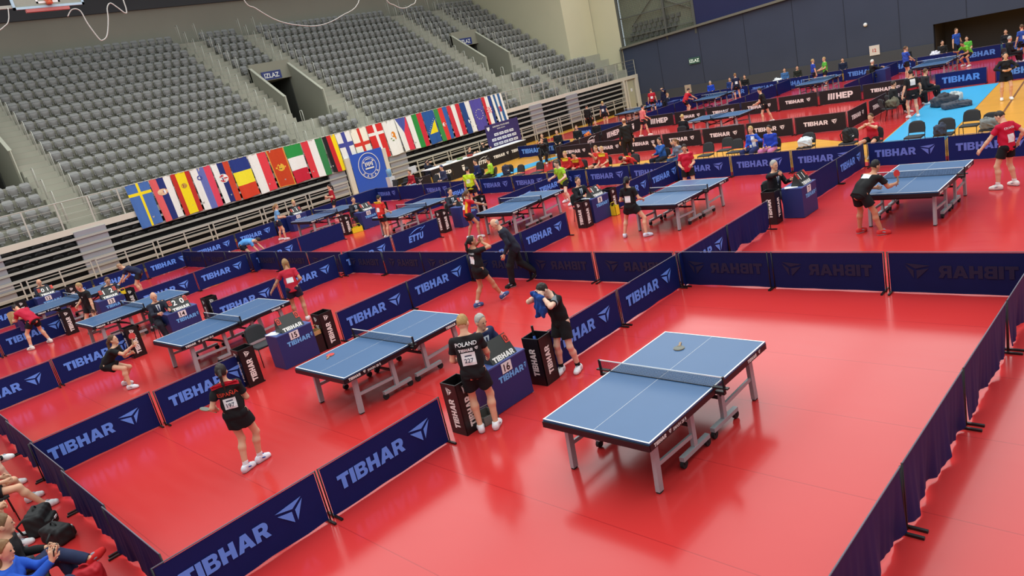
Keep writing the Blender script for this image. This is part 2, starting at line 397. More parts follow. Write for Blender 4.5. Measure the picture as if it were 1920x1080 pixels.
# netted window
w = MB(); w.span((-31.9, 46.2, 4.6), (-25, 46.3, 12)); struct('wall_behind_window', w, mat('window_room', (150, 154, 130), .8, scale=.8))
w = MB()
for k in range(9):
    for j in range(4): w.box((-31.2 + k * .5 + j * .2, 46.12, 5.35 + j * .34), (.34, .12, .26))
struct('window_seating', w, mat('seat_row_far', (120, 122, 116), .7))
w = MB(); w.bar((-28.6, 46.1, 8.2), (-25.4, 46.1, 6.6), .1, .09); w.bar((-28.6, 46.1, 8.2), (-31.0, 46.1, 6.3), .1, .05); w.bar((-25.4, 46.1, 6.6), (-25.4, 46.1, 5.0), .1, .1); struct('window_rail', w, mat('railing_far', (150, 150, 132), .7))
w = MB()
for k in range(52): x = -31.85 + k * .13; w.box((x, 45.9, 8.2), (.018, .018, 7.2))
for k in range(52): w.box((-28.45, 45.9, 4.85 + k * .13), (6.9, .018, .018))
for x in (-31.85, -27.6, -25.05): w.box((x, 45.75, 8.4), (.16, .16, 7.4))
for z in (5.6, 7.1, 8.7): w.box((-28.45, 45.75, z), (6.9, .1, .07))
struct('window_1', w, mat('window_lattice', (84, 86, 80), .7))
# bleacher door with its frame at the far end of the stand
w = MB(); w.span((-31.05, 43.45, 0), (-30.85, 43.7, 2.34)); w.span((-31.05, 43.95, 0), (-30.9, 44.1, 2.34)); w.span((-31.05, 45.25, 0), (-30.85, 45.6, 2.34)); struct('door_frame', w, conc_w)
w = MB(); w.span((-31.3, 43.7, 0), (-31.1, 45.6, 2.34)); struct('wall_door_side', w, dark_in)
w = MB(); w.span((-31.08, 44.2, 0), (-30.98, 45.0, 2.2)); w.span((-30.98, 44.5, 1.35), (-30.965, 44.75, 1.6), 1); struct('door_1', w, [mat('door_beige', (186, 184, 156), .7), white_p])

# ------------------------------------------------------------------ tip-up seats of the stand
def seat_meshes():
    a = MB()   # back shell: rounded, slightly dished
    def prof(u, v):
        x = (u - .5) * .40; z = .22 + v * .42
        t = max(0, abs(u - .5) - .36) / .14; r = .05 * t * t
        z2 = z - r * (1 if v > .5 else -1) * 1.2
        return (-.02 - .10 * v + .05 * ((u - .5) * 2) ** 2, x, z2)
    a.grid(prof, 8, 4)
    a.grid(lambda u, v: (prof(u, v)[0] - .035, prof(1 - u, v)[1] * -1 if False else prof(u, v)[1], prof(u, v)[2]), 8, 4)
    n = 9
    for i in range(8):
        for j0 in (0, 4):
            p = [j0 * n + i, j0 * n + i + 1, 45 + j0 * n + i + 1, 45 + j0 * n + i]; a.f.append(p); a.m.append(0)
    for j in range(4):
        for i0 in (0, 8):
            a.f.append([j * n + i0, (j + 1) * n + i0, 45 + (j + 1) * n + i0, 45 + j * n + i0]); a.m.append(0)
    b = MB()   # folded pan in front of the back, and the foot under it
    def pan(u, v):
        w_ = .185 * (1 - .35 * (1 - v) ** 2); t = (u - .5) * 2
        return (.06 + .05 * (1 - t * t) * (.4 + v * (1 - v) * 2.4), t * w_, .16 + v * .34 - .03 * t * t * (1 - v))
    b.grid(pan, 8, 5); b.grid(lambda u, v: (pan(u, v)[0] - .07, pan(u, v)[1], pan(u, v)[2]), 8, 5)
    m_ = 54
    for i in range(8):
        for j0 in (0, 5): b.f.append([j0 * 9 + i, j0 * 9 + i + 1, m_ + j0 * 9 + i + 1, m_ + j0 * 9 + i]); b.m.append(0)
    b.box((0, 0, .10), (.10, .12, .2)); b.box((-.03, .2, .26), (.2, .03, .08)); b.box((-.03, -.2, .26), (.2, .03, .08))
    return a, b
sa, sb = seat_meshes()
seat_back_me = sa.mesh('backrest', seat_g, True); seat_pan_me = sb.mesh('seat_pan', seat_g2, True)
spots = []
def block(y0, n, rows, dy=.535):
    for i in rows:
        for k in range(n if isinstance(n, int) else n(i)): spots.append((-31.55 - .827 * i, y0 + dy * k, RZ(i)))
block(-.62, 5, range(0, 4)); block(3.62, 21, range(16)); block(16.6, 5, range(9, 16)); block(17.5, 4, range(0, 4))
block(20.75, 21, range(16)); block(33.6, 5, range(9, 16)); block(34.5, 4, range(0, 4)); block(37.7, lambda i: 11 if i < 4 else 8, range(16))
Minv = cam.matrix_world.inverted() if False else (Matrix.Translation(cam.location) @ cam.rotation_euler.to_matrix().to_4x4()).inverted()
def on_frame(p, m=.06):
    q = Minv @ Vector(p)
    if q.z > -.1: return False
    return abs(q.x / -q.z) < 960 / 1367 + m and abs(q.y / -q.z) < 540 / 1367 + m
FLAGY = [4.55, 5.64, 6.65, 7.61, 8.67, 9.62, 10.67, 11.70, 12.76, 13.79, 15.14, 16.01, 17.02, 18.15, 19.30, 20.27, 21.14, 22.39, 23.37, 24.48, 25.60, 26.51, 27.60, 28.51, 29.56]
def hid(p): return FLAGY[0] < p[1] < FLAGY[-1] and p[0] > -31.9
spots = [p for p in spots if on_frame((p[0], p[1], p[2] + .4))]
spots.sort(key=lambda p: (Vector(p) - CAM).length + (60 if hid(p) else 0))
near, rest = spots[:296], spots[296:]
for p in near:
    t = thing('stadium_seat', 'grey plastic tip-up seat in the lower rows of the stand', 'seat', p, 0, 'grey tip-up seats of the stand')
    ob('backrest', seat_back_me, t); ob('seat_pan', seat_pan_me, t)
big = MB()
for p in rest:
    for s_, mi in ((sa, 0), (sb, 1)): big.add([(v[0] + p[0], v[1] + p[1], v[2] + p[2]) for v in s_.v], s_.f, mi)
o = ob('stadium_seating', big.mesh('stadium_seating', [seat_g, seat_g2], True)); tag(o, 'grey tip-up seats filling the upper and farther rows of the stand', 'seats', None, 'stuff')

# ------------------------------------------------------------------ aisle hand rails
rl = MB(); rl.tube([(-.13, 0, 0), (-.13, 0, 1.12), (-.10, 0, 1.17), (.10, 0, 1.17), (.13, 0, 1.12), (.13, 0, -.25)], .02, 6)
rail_me = rl.mesh('aisle_rail', rail_st, True)
for ai, (a0, a1) in enumerate(AISLES):
    for side, y in ((0, a0 + .1), (1, a1 - .1)):
        for i in range(ROWS):
            if 4 <= i <= 9 and any(abs(y - v) < .35 for vv in VOMS for v in vv): continue
            p = (RX(i) - .35, y, RZ(i))
            if not on_frame((p[0], p[1], p[2] + .6)): continue
            tag(ob('aisle_rail', rail_me, loc=p), 'pale steel hoop rail beside the stepped aisles of the stand', 'rail', 'hoop rails along the stand aisles')
# guard rail on the ledge
t = thing('guard_rail', 'thin steel guard rail along the front edge of the upper stand', 'railing', (-30.92, 0, 2.6))
b = MB()
b.tube([(0, -9, 1.18), (0, 45.6, 1.18)], .024, 6); ob('top_rail', b.mesh('top_rail', rail_st, True), t)
for z in (.35, .62, .9):
    b = MB(); b.tube([(0, -9, z), (0, 45.6, z)], .009, 5); ob('wire', b.mesh('wire', rail_st, True), t)
b = MB(); b.box((0, 0, .59), (.03, .06, 1.18)); pm = b.mesh('post', rail_st)
for k in range(43): ob('post', pm, t, (0, -8.7 + 1.29 * k, 0))

# ------------------------------------------------------------------ folded bleachers below
bars_z = [2.12, 1.78, 1.44, 1.10, .76, .42]
fs = MB()
fs.grid(lambda u, v: (.0 + .03 * math.sin(math.pi * v), (u - .5) * .44, .02 + v * .17 * math.sqrt(max(0, 1 - ((u - .5) * 1.7) ** 2))), 8, 3)
fs.tube([(.035, -.2 + .4 * k / 10, .04 + .13 * math.sin(math.pi * k / 10)) for k in range(11)], .012, 5, 1)
fs_me = fs.mesh('folded_seat', [blackp, seat_dk], True)
for nm, y0, y1 in (('hung with flags', -9.0, 15.95), ('beyond the blue banner', 18.75, 43.3)):
    t = thing('bleacher', 'folded grey telescopic bleacher under the stand ledge, %s' % ('in front of tables eleven and twelve' if y0 < 0 else 'beyond the blue hanging banner'), 'bleacher', (-30.75, 0, 0))
    b = MB(); b.span((-.26, y0, 0), (-.22, y1, 2.34)); ob('gap_shade', b.mesh('gap_shade', black_in), t)  # black sheet stands in for the shadow between the bleacher bars
    for z in bars_z:
        b = MB(); b.span((-.10, y0, z - .05), (0, y1, z + .05)); ob('nosing', b.mesh('nosing', bar_gr), t)
    for a0, a1 in AISLES:
        for z in bars_z:
            lo, hi = max(a0, y0), min(a1, y1)
            if hi > lo:
                b = MB(); b.span((-.2, lo, z + .055), (-.05, hi, z + .285)); ob('aisle_panel', b.mesh('aisle_panel', panel_gr), t)
    n = 0
    for z in bars_z[:3]:
        k = 0
        while n < 99:
            y = max(y0, -1.6) + .3 + .58 * k; k += 1
            if y > min(y1, (14.5 if y0 < 0 else 40)): break
            if any(a0 - .2 < y < a1 + .2 for a0, a1 in AISLES): continue
            ob('folded_seat', fs_me, t, (-.2, y, z + .05)); n += 1
    b = MB(); b.span((-.12, y0, 0), (-.06, y1, .30)); ob('skirt_board', b.mesh('skirt_board', blackp), t)
# steel railing panels in front of the bleachers
def rail_panel_mesh():
    out = {}
    b = MB(); b.box((0, 1.28, 1.11), (.05, 2.56, .05)); out['top_rail'] = b.mesh('top_rail', rail_st)
    b = MB(); b.box((0, 1.28, .985), (.03, 2.56, .03)); out['upper_rail'] = b.mesh('upper_rail', rail_st)
    b = MB(); b.box((0, 1.28, .55), (.03, 2.56, .03)); out['middle_rail'] = b.mesh('middle_rail', rail_st)
    b = MB(); b.box((0, 0, .555), (.05, .05, 1.11)); out['post'] = b.mesh('post', rail_st)
    return out
rp = rail_panel_mesh()
k = 0; y = -3.30; n = 0
while y < 41:
    if not (13.9 < y < 18.6):
        t = thing('steel_railing', 'pale steel railing panel before the bleachers, %s from the %s end' % (ORD[n % 24] if n < 24 else 'last', 'near'), 'railing', (-30.26, y, 0), 0, 'steel railing panels before the bleachers')
        for nm_ in ('top_rail', 'upper_rail', 'middle_rail'): ob(nm_, rp[nm_], t)
        for py in (.03, 1.28, 2.53): ob('post', rp['post'], t, (0, py, 0))
        n += 1
    y += 2.72 if not (13.0 < y < 14) else 4.9
# blue banner between the bleachers, with a round crest
t = thing('hanging_banner', 'blue banner with round white crest below the English and Danish flags', 'banner', (-30.6, 16.35, 0))
b = MB(); b.grid(lambda u, v: (.03 * math.sin(u * 9) * .4, u * 2.25, v * 2.45), 16, 8); ob('cloth', b.mesh('cloth', mat('banner_blue', (38, 84, 190), .7, noise=.06), True), t)
b = MB()
for r0, r1 in ((.74, .70), (.50, .47)):
    b.grid(lambda u, v: (.03, 1.12 + (r0 + (r1 - r0) * v) * math.cos(2 * math.pi * u), 1.62 + (r0 + (r1 - r0) * v) * math.sin(2 * math.pi * u)), 40, 1)
for k in range(5):
    b.span((.03, .86 + k * .115, 1.55 + (.1 if k % 2 else .04)), (.034, .93 + k * .115, 1.83)); 
b.span((.03, .82, 1.44), (.034, 1.42, 1.52)); b.grid(lambda u, v: (.03, 1.12 + .38 * (1 - .25 * v) * math.cos(math.pi * u), 1.82 + (.16 + .05 * v) * math.sin(math.pi * u)), 14, 1)
ob('crest', b.mesh('crest', let_white), t)
b = MB(); s_ = 'ZADAR'
for i, ch in enumerate(s_):
    a = R(218 + i * 26); cx, cz = 1.12 + .60 * math.cos(a), 1.62 + .60 * math.sin(a); th = a + math.pi / 2
    put_text(b, ch, .14, lambda x, y: (.031, cx + (x - .05) * math.cos(th) - (y - .07) * math.sin(th), cz + (x - .05) * math.sin(th) + (y - .07) * math.cos(th))) if ch in [c[0] for c in _tcache] else None
if b.v: ob('lettering', b.mesh('lettering', let_white), t)
w = MB(); w.span((-30.75, 16.0, 0), (-30.6, 16.32, 2.34)); w.span((-30.75, 18.62, 0), (-30.6, 18.9, 2.34)); struct('door_jamb', w, conc_w)
w = MB(); w.span((-30.95, 16.0, 0), (-30.85, 18.75, 2.34)); struct('door_2', w, mat('door_dark', (40, 40, 44), .7))
# ================================================================== barriers
BL, BH = 2.0, .70
def _fab(seed, amp, low, n=26, back=False):
    rnd = random.Random(seed); ph = [rnd.uniform(0, 6) for _ in range(4)]; k1, k2 = rnd.uniform(5, 9), rnd.uniform(13, 20)
    def fn(u, v):
        z = .012 + (BH - .027) * v
        fold = amp * (math.sin(k1 * u * 2 + ph[0]) + .6 * math.sin(k2 * u * 2 + ph[1])) * (1 - v) ** 1.5 + (.0045 * (math.sin(95 * u + ph[2] + 2 * v) + .7 * math.sin(61 * u + ph[3])) * (1.05 - v) if amp > .01 else 0)
        edge = low * (math.sin(2.6 * u * 3 + ph[2]) ** 2) * (1 - v) ** 6
        return (.02 + (BL - .04) * u, fold if not (.05 < v < .0) else 0, z + edge)
    b = MB(); b.grid(fn, n, 8); return b
fab_me = {}
def fabric(kind, m):
    key = (kind, m.name)
    if key not in fab_me:
        amp, low = {'flat0': (.003, .008), 'flat1': (.004, .012), 'flat2': (.003, .005), 'wavy0': (.028, .06), 'wavy1': (.022, .07), 'wavy2': (.03, .05)}[kind]
        fab_me[key] = _fab(kind, amp, low, 90 if kind[0] == 'w' else 20).mesh('fabric', m, True)
    return fab_me[key]
_b = MB(); _b.tube([(0, .0, 0), (0, .0, BH + .005)], .011, 6); post_me = _b.mesh('post', steel_blk, True)
_b = MB(); _b.box((0, .0, .014), (.03, .34, .026)); foot_me = _b.mesh('foot', steel_blk)
_b = MB(); _b.tube([(0, 0, BH), (BL, 0, BH)], .008, 6); top_me = _b.mesh('top_bar', edge_tape, True)
_pr = {}
def prints(kind, m, y=-.009):
    """flat print on a panel: lettering mesh and emblem mesh"""
    key = (kind, m.name, y)
    if key in _pr: return _pr[key]
    f = lambda x0, z0: (lambda a, b: (x0 + a, y, z0 + b))
    L_, E_ = MB(), MB()
    if kind == 'logo':
        wx = 1.06 / text_w('TIBHAR', .205); letters(L_, 'TIBHAR', .205, f(.20, .275), wx=wx); mark(E_, .27, f(1.37, .245), wx=1.35)
    elif kind == 'word':
        wx = 1.45 / text_w('TIBHAR', .27); letters(L_, 'TIBHAR', .27, f(.28, .23), wx=wx)
    elif kind == 'small':
        wx = .95 / text_w('TIBHAR', .17); letters(L_, 'TIBHAR', .17, f(.35, .29), wx=wx); mark(E_, .19, f(1.42, .28), wx=1.2)
    elif kind == 'energy':
        wx = .80 / text_w('HEP', .30); letters(L_, 'HEP', .30, f(.82, .22), wx=wx)
        for k in range(3): E_.add([(.42 + .12 * k, y, .22), (.50 + .12 * k, y, .22), (.53 + .12 * k, y, .52), (.45 + .12 * k, y, .52)], [(0, 1, 2, 3)])
    elif kind == 'union':
        wx = .62 / text_w('ETTU', .22); letters(L_, 'ETTU', .22, f(.62, .22), shear=.25, wx=wx)
        E_.tube([(.72 + .62 * t, y, .47 + .12 * math.sin(t * 2.2)) for t in [k / 12 for k in range(13)]], [.004 + .012 * math.sin(math.pi * k / 12) for k in range(13)], 5)
        E_.tube([(1.2, y, .50), (1.42, y, .60)], .008, 5)
    elif kind == 'crest':
        E_.prism([(.92, .25), (1.0, .18), (1.08, .25), (1.10, .42), (.90, .42)], 0, .004)
        E_.v = [(a, y + c * -.5, b) for a, b, c in E_.v]
        E_.span((.90, y, .46), (1.10, y + .004, .52))
    r = (L_.mesh('lettering', m) if L_.v else None, E_.mesh('emblem', m) if E_.v else None)
    _pr[key] = r; return r
nb = 0
def barrier(p, rz, label, pr=None, fab=navy, ink=let_blue, kind=None, ghost=False, group=None, L=BL):
    global nb; nb += 1
    t = thing('barrier_panel', label, 'barrier', (p[0], p[1], .006), rz, group)
    k = kind or 'flat%d' % (nb % 3)
    o = ob('fabric', fabric(k, fab), t)
    for x in (0, BL): ob('post', post_me, t, (x, 0, 0))
    for x in (.03, BL - .03): ob('foot', foot_me, t, (x, 0, 0))
    ob('top_bar', top_me, t)
    if pr:
        a, e = prints(pr, ink)
        if a: ob('lettering', a, t)
        if e: ob('emblem', e, t)
        if ghost:
            a, e = prints(pr, let_dim, .009)
            for q in (a, e):
                if q: ob('show_through', q, t)
    if L != BL: t.scale = (L / BL, 1, 1)
    return t
def wall(name, p0, d, n, prs, pitch=2.04, skip=(), drift=(0, 0), start='near', **kw):
    """a run of panels; d is the unit direction of the panel's length, lettering faces to the right of it"""
    rz = math.degrees(math.atan2(d[1], d[0]))
    for k in range(n):
        pr = prs[k % len(prs)]
        if k in skip: continue
        q = (p0[0] + d[0] * pitch * k + drift[0] * k, p0[1] + d[1] * pitch * k + drift[1] * k)
        what = {'logo': 'with lettering and arrow mark', 'word': 'with large lettering', 'small': 'with white lettering', 'energy': 'with white HEP lettering', 'union': 'with white ETTU lettering', 'crest': 'with a white crest', None: 'with no visible print'}[pr]
        colr = 'black' if kw.get('fab') is blk_fab else 'navy'
        barrier(q, rz, '%s barrier %s, %s %s' % (colr, what if not kw.get('ghost') else 'seen from its back', ORD[k], name), pr, **kw)
UY, DY, UX, DX = (0, 1), (0, -1), (1, 0), (-1, 0)
# between the front courts (lettering towards +X)
wall('before desk sixteen', (-2.80, -5.38), UY, 2, ['logo'])
wall('beyond desk sixteen', (-2.82, .98), UY, 2, ['logo'])
wall('before desk fifteen', (-9.0, -5.2), UY, 2, ['logo'], drift=(.10, 0))
wall('beyond desk fifteen', (-8.80, .80), UY, 2, ['logo'], pitch=1.98)
wall('before desk fourteen', (-15.0, -5.45), UY, 2, ['logo'], drift=(-.06, 0))
wall('beyond desk fourteen', (-14.62, .45), UY, 2, ['logo'], pitch=2.05)
wall('before desk thirteen', (-21.45, -5.45), UY, 2, ['logo'], drift=(-.05, 0))
wall('beyond desk thirteen', (-20.55, .45), UY, 2, ['logo'], pitch=2.0)
wall('along the stand railing', (-27.1, -3.1), UY, 9, ['logo', 'logo', 'logo', 'logo', 'logo', 'logo', None, None, None])
# cross row behind the front courts: lettering faces away, seen from behind
for k, (x, n_) in enumerate([(2.98, 1), (.95, 1), (-.95, 1), (-2.98, 1), (-5.02, 1), (-6.96, 1), (-8.98, 1), (-10.95, 1), (-12.75, 1), (-14.85, 1), (-16.9, 1), (-18.9, 1), (-20.9, 1), (-22.9, 1), (-24.9, 1)]):
    y = 5.33 + (x - 2.98) * .026
    barrier((x, y), 181.5, 'navy barrier seen from behind, %s in the cross row behind the front courts' % ORD[k], 'logo', navy_dark, ghost=True, L=1.98 if k != 7 else 1.75)
# outer row towards the camera on the right, and the near cross row by the spectators
for k in range(6):
    barrier((3.02, 5.38 - 2.05 * k), 270, 'purplish navy barrier with loose folds, %s from table seven along the outer aisle' % ORD[k], None, purple, kind='wavy%d' % (k % 3))
for k in range(5):
    barrier((-3.0 - 2.03 * k, -5.22 + .03 * k), 180, 'dark navy barrier, %s from the corner before the seated spectators' % ORD[k], None, navy_dark, kind='wavy%d' % (k % 3))
# between the back courts
wall('before desk seven', (-2.78, 5.05), UY, 2, ['logo', None], pitch=1.96, kind='wavy1')
wall('beyond desk seven', (-2.78, 11.2), UY, 2, [None, 'logo'], pitch=2.02)
wall('before desk eight', (-8.72, 4.75), UY, 2, ['logo'], pitch=1.95)
wall('beyond desk eight', (-9.0, 11.5), UY, 2, ['logo'], pitch=1.9)
wall('before desk nine', (-14.45, 4.55), UY, 2, ['logo', 'union'], pitch=2.05, ink=let_blue)
wall('beyond desk nine', (-13.9, 11.1), UY, 2, ['logo'], pitch=2.0)
wall('before desk ten', (-20.3, 4.45), UY, 2, ['logo', None], pitch=2.0)
wall('beyond desk ten', (-19.8, 11.35), UY, 2, [None, 'logo'], pitch=2.0, drift=(.35, 0))
# back row behind the back courts, lettering faces the camera
for k in range(15):
    x = 1.42 - 2.03 * k - (.2 if k > 2 else 0)
    barrier((x, 15.12), 0, 'navy barrier with dim lettering, %s along the row behind the back courts' % ORD[k], 'logo' if k not in (13,) else None, navy, mat('print_dim_blue', (92, 118, 205), .6))
wall('by the blue banner', (-27.3, 13.0), UY, 1, [None])
# black arena
wall('along the near side of the arena', (-20.2, 22.15), UX, 7, ['small'], pitch=2.07, fab=blk_fab, ink=let_white)
wall('along the far side of the arena', (-20.4, 30.3), UX, 7, ['energy', 'small', 'small', 'small', 'small', 'energy', 'small'], pitch=2.07, fab=blk_fab, ink=let_white)
wall('along the bag side of the arena', (-5.72, 22.15), UY, 4, ['small'], pitch=2.0, drift=(.1, 0), fab=blk_fab, ink=let_white)
wall('on the stand side of the black arena', (-20.55, 22.2), UY, 4, [None, 'union', 'energy', 'crest'], pitch=2.03, fab=blk_fab, ink=let_white)
# far courts
wall('beside the wooden floor', (-7.25, 30.45), UX, 4, ['word'], pitch=2.3, ink=mat('print_bright_blue', (84, 140, 220), .6))
wall('along the foot of the navy wall', (-26.9, 40.3), UX, 14, ['word'], pitch=2.05, ink=mat('print_bright_blue', (84, 140, 220), .6))
wall('between the two far right courts', (-9.3, 31.6), UY, 4, [None], pitch=2.05)
wall('between the middle far courts', (-15.6, 31.6), UY, 4, [None], pitch=2.05)
wall('between the far left courts', (-21.6, 31.6), UY, 4, [None], pitch=2.05)
wall('beside the photographers', (-25.4, 24.4), UX, 2, ['word'], pitch=2.05)
wall('in front of the far left court', (-25.2, 29.6), UX, 2, ['logo', None], pitch=2.05)

# ================================================================== tables
def rod(a, b, w, h, name, m):
    q = MB(); q.bar(a, b, w, h); return q.mesh(name, m)
TP = []
def build_table_parts():
    W, L, H = 1.525, 2.74, .76
    for s in (-1, 1):
        b = MB(); y0, y1 = (.004, L / 2) if s > 0 else (-L / 2, -.004)
        b.span((-W / 2, y0, H - .022), (W / 2, y1, H)); TP.append(('top_half', b.mesh('top_half', tbl_blue), 0))
        b = MB()
        b.span((-W / 2 - .004, y0, H - .098), (-W / 2 + .02, y1, H - .023)); b.span((W / 2 - .02, y0, H - .098), (W / 2 + .004, y1, H - .023))
        ye = y1 if s > 0 else y0; b.span((-W / 2, ye - .02, H - .098), (W / 2, ye + .004, H - .023)); b.span((-W / 2 + .02, y0 + .002, H - .05), (W / 2 - .02, y1 - .002, H - .0225))
        TP.append(('apron', b.mesh('apron', apron), 0))
        b = MB(); e = .0012
        for x0, x1 in ((-W / 2, -W / 2 + .02), (W / 2 - .02, W / 2), (-.002, .002)): b.add([(x0, y0, H + e), (x1, y0, H + e), (x1, y1, H + e), (x0, y1, H + e)], [(0, 1, 2, 3)])
        ya, yb = (ye - .02, ye) if s > 0 else (ye, ye + .02); b.add([(-W / 2, ya, H + 2 * e), (W / 2, ya, H + 2 * e), (W / 2, yb, H + 2 * e), (-W / 2, yb, H + 2 * e)], [(0, 1, 2, 3)])
        TP.append(('line_marking', b.mesh('line_marking', white_p), 0))
        for x in (-.62, .62):
            q = MB(); q.bar((x, s * 1.12, H - .08), (x, s * 1.16, .02), .055, .085, 0, (0, 1, 0)); q.box((x, s * 1.162, .012), (.05, .07, .024), 1)
            TP.append(('leg', q.mesh('leg', [silver, rubber]), 0))
            TP.append(('side_rail', rod((x, s * 1.145, .33), (x, s * .36, .30), .03, .05, 'side_rail', silver), 0))
            q = MB(); q.bar((x, s * .36, H - .098), (x, s * .36, .14), .05, .075, 0, (0, 1, 0)); TP.append(('upright', q.mesh('upright', silver), 0))
            q = MB(); q.bar((x, s * .36 - .30, .125), (x, s * .36 + .30, .125), .065, .055); TP.append(('wheel_beam', q.mesh('wheel_beam', silver), 0))
            for d in (-.27, .27):
                q = MB(); q.tube([(x - .022, s * .36 + d, .055), (x + .022, s * .36 + d, .055)], .052, 14); q.box((x, s * .36 + d, .085), (.06, .04, .05)); TP.append(('wheel', q.mesh('wheel', rubber, False), 0))
        TP.append(('cross_bar', rod((-.62, s * 1.13, H - .17), (.62, s * 1.13, H - .17), .03, .04, 'cross_bar', blackp), 0))
        TP.append(('cross_bar', rod((-.62, s * .36, .42), (.62, s * .36, .42), .03, .04, 'cross_bar', blackp), 0))
        TP.append(('brace', rod((-.3, s * 1.0, H - .06), (-.3, s * .40, .44), .025, .03, 'brace', blackp), 0))
        TP.append(('brace', rod((.3, s * 1.0, H - .06), (.3, s * .40, .44), .025, .03, 'brace', blackp), 0))
    # net
    b = MB(); b.add([(-.9, 0, H + .008), (.9, 0, H + .008), (.9, 0, H + .143), (-.9, 0, H + .143)], [(0, 1, 2, 3)]); TP.append(('net', b.mesh('net', net_m), 0))
    b = MB(); b.box((0, 0, H + .147), (1.8, .008, .014)); TP.append(('net_tape', b.mesh('net_tape', white_p), 0))
    b = MB(); b.box((0, 0, H + .006), (1.8, .006, .008)); TP.append(('net_cord', b.mesh('net_cord', blackp), 0))
    for x in (-1, 1):
        b = MB(); b.box((x * .905, 0, H + .06), (.022, .03, .19)); b.box((x * .86, 0, H + .012), (.20, .05, .018)); b.box((x * .85, 0, H - .05), (.12, .05, .04)); b.tube([(x * .84, 0, H - .10), (x * .84, 0, H - .05)], .014, 8)
        TP.append(('net_post', b.mesh('net_post', blackp), 0))
    # prints on the apron
    b = MB(); h = .046; z = H - .083
    for s in (1, -1):
        f = lambda x0: (lambda a, c: (s * (W / 2 + .006), s * (x0 + a), z + c))
        for y0 in (-1.30, .85):
            w_ = letters(b, 'TIBHAR', h, f(y0), wx=1.05); mark(b, h * 1.2, f(y0 + w_ + .05))
        put_text(b, 'SMASH 28 R', h * .8, f(-.92), .03)
        g = lambda a, c: (-s * (.30 - a) if False else s * (.33 + a) if s < 0 else s * (-.33) - a * -1, 0, 0)
        fe = lambda a, c: ((-1 if s > 0 else 1) * (.36 + a - .0) * 1.0 if True else 0, s * (L / 2 + .006), z + c)
        w_ = letters(b, 'TIBHAR', h, fe, wx=1.05); mark(b, h * 1.2, lambda a, c: fe(a + w_ + .04, c))
    TP.append(('lettering', b.mesh('lettering', let_white), 0))
build_table_parts()
def table(x, y, rz, label):
    t = thing('tennis_table', label, 'table', (x, y, .006), rz, 'blue table tennis tables')
    for nm, me, _ in TP: ob(nm, me, t)
    return t
table(0, 0, 0, 'empty blue table tennis table with a black racket on it, beside desk sixteen')
table(-5.72, -.15, .7, 'blue table tennis table with a red racket on it, beside desk fifteen')
table(-11.85, -.41, 2.3, 'blue table tennis table beside desk fourteen with a girl leaning on its end')
table(-17.70, -.54, 1.4, 'blue table tennis table beside desk thirteen, boy in black at it')
table(-23.6, -.65, 1.2, 'blue table tennis table beside desk twelve, partly behind the boy in black')
table(.04, 10.27, .3, 'blue table tennis table beside desk seven with a boy leaning on its edge')
table(-5.87, 10.19, -.4, 'blue table tennis table beside desk eight with a player in red beyond it')
table(-11.77, 10.06, 2.4, 'blue table tennis table beside desk nine')
table(-17.65, 10.05, 1.5, 'blue table tennis table beside desk ten, boy in red and yellow before it')
table(-23.75, 9.95, 1.5, 'blue table tennis table beside desk eleven, closest to the bleacher railing')
table(-12.9, 25.65, 90, 'blue table tennis table standing inside the black barriers')
table(-24.2, 35.0, 0, 'far blue table tennis table nearest the stand')
table(-18.85, 36.0, 0, 'far blue table tennis table beside a boy in navy')
table(-12.1, 35.5, 0, 'far blue table tennis table with two boys talking behind it')
table(-6.2, 35.5, 0, 'far blue table tennis table with a crouching player in green')

# rackets
def racket_mesh(face):
    b = MB(); n = 24
    poly = [(.075 * math.sin(2 * math.pi * k / n), .078 * -math.cos(2 * math.pi * k / n) + .10) for k in range(n)]
    b.prism(poly, .002, .006, 1); b.prism([(x * .97, (y - .1) * .97 + .1) for x, y in poly], .006, .010, 0); b.prism([(x * .97, (y - .1) * .97 + .1) for x, y in poly], -.002, .002, 2)
    h = MB(); h.prism([(-.015, -.085), (.015, -.085), (.013, .03), (.03, .05), (-.03, .05), (-.013, .03)], -.006, .014)
    return b.mesh('blade', [face, mat('racket_wood', (196, 160, 110), .6), blackp]), h.mesh('handle', mat('racket_handle', (160, 130, 100), .6))
rk = {c: racket_mesh(m) for c, m in (('red', mat('rubber_red', (206, 50, 48), .5)), ('black', mat('rubber_black', (60, 62, 58), .5)), ('grey', mat('rubber_grey', (110, 112, 104), .5)))}
def racket(col_, loc, rot, label):
    t = thing('racket', label, 'racket', loc); t.rotation_euler = rot if not isinstance(rot, Matrix) else rot.to_euler()
    ob('blade', rk[col_][0], t); ob('handle', rk[col_][1], t); return t
racket('grey', (-.28, .98, .770), (0, 0, R(205)), 'dark racket lying on the far half of the empty table')
racket('red', (-6.17, -1.02, .770), (0, 0, R(40)), 'red racket lying on the table beside desk fifteen')

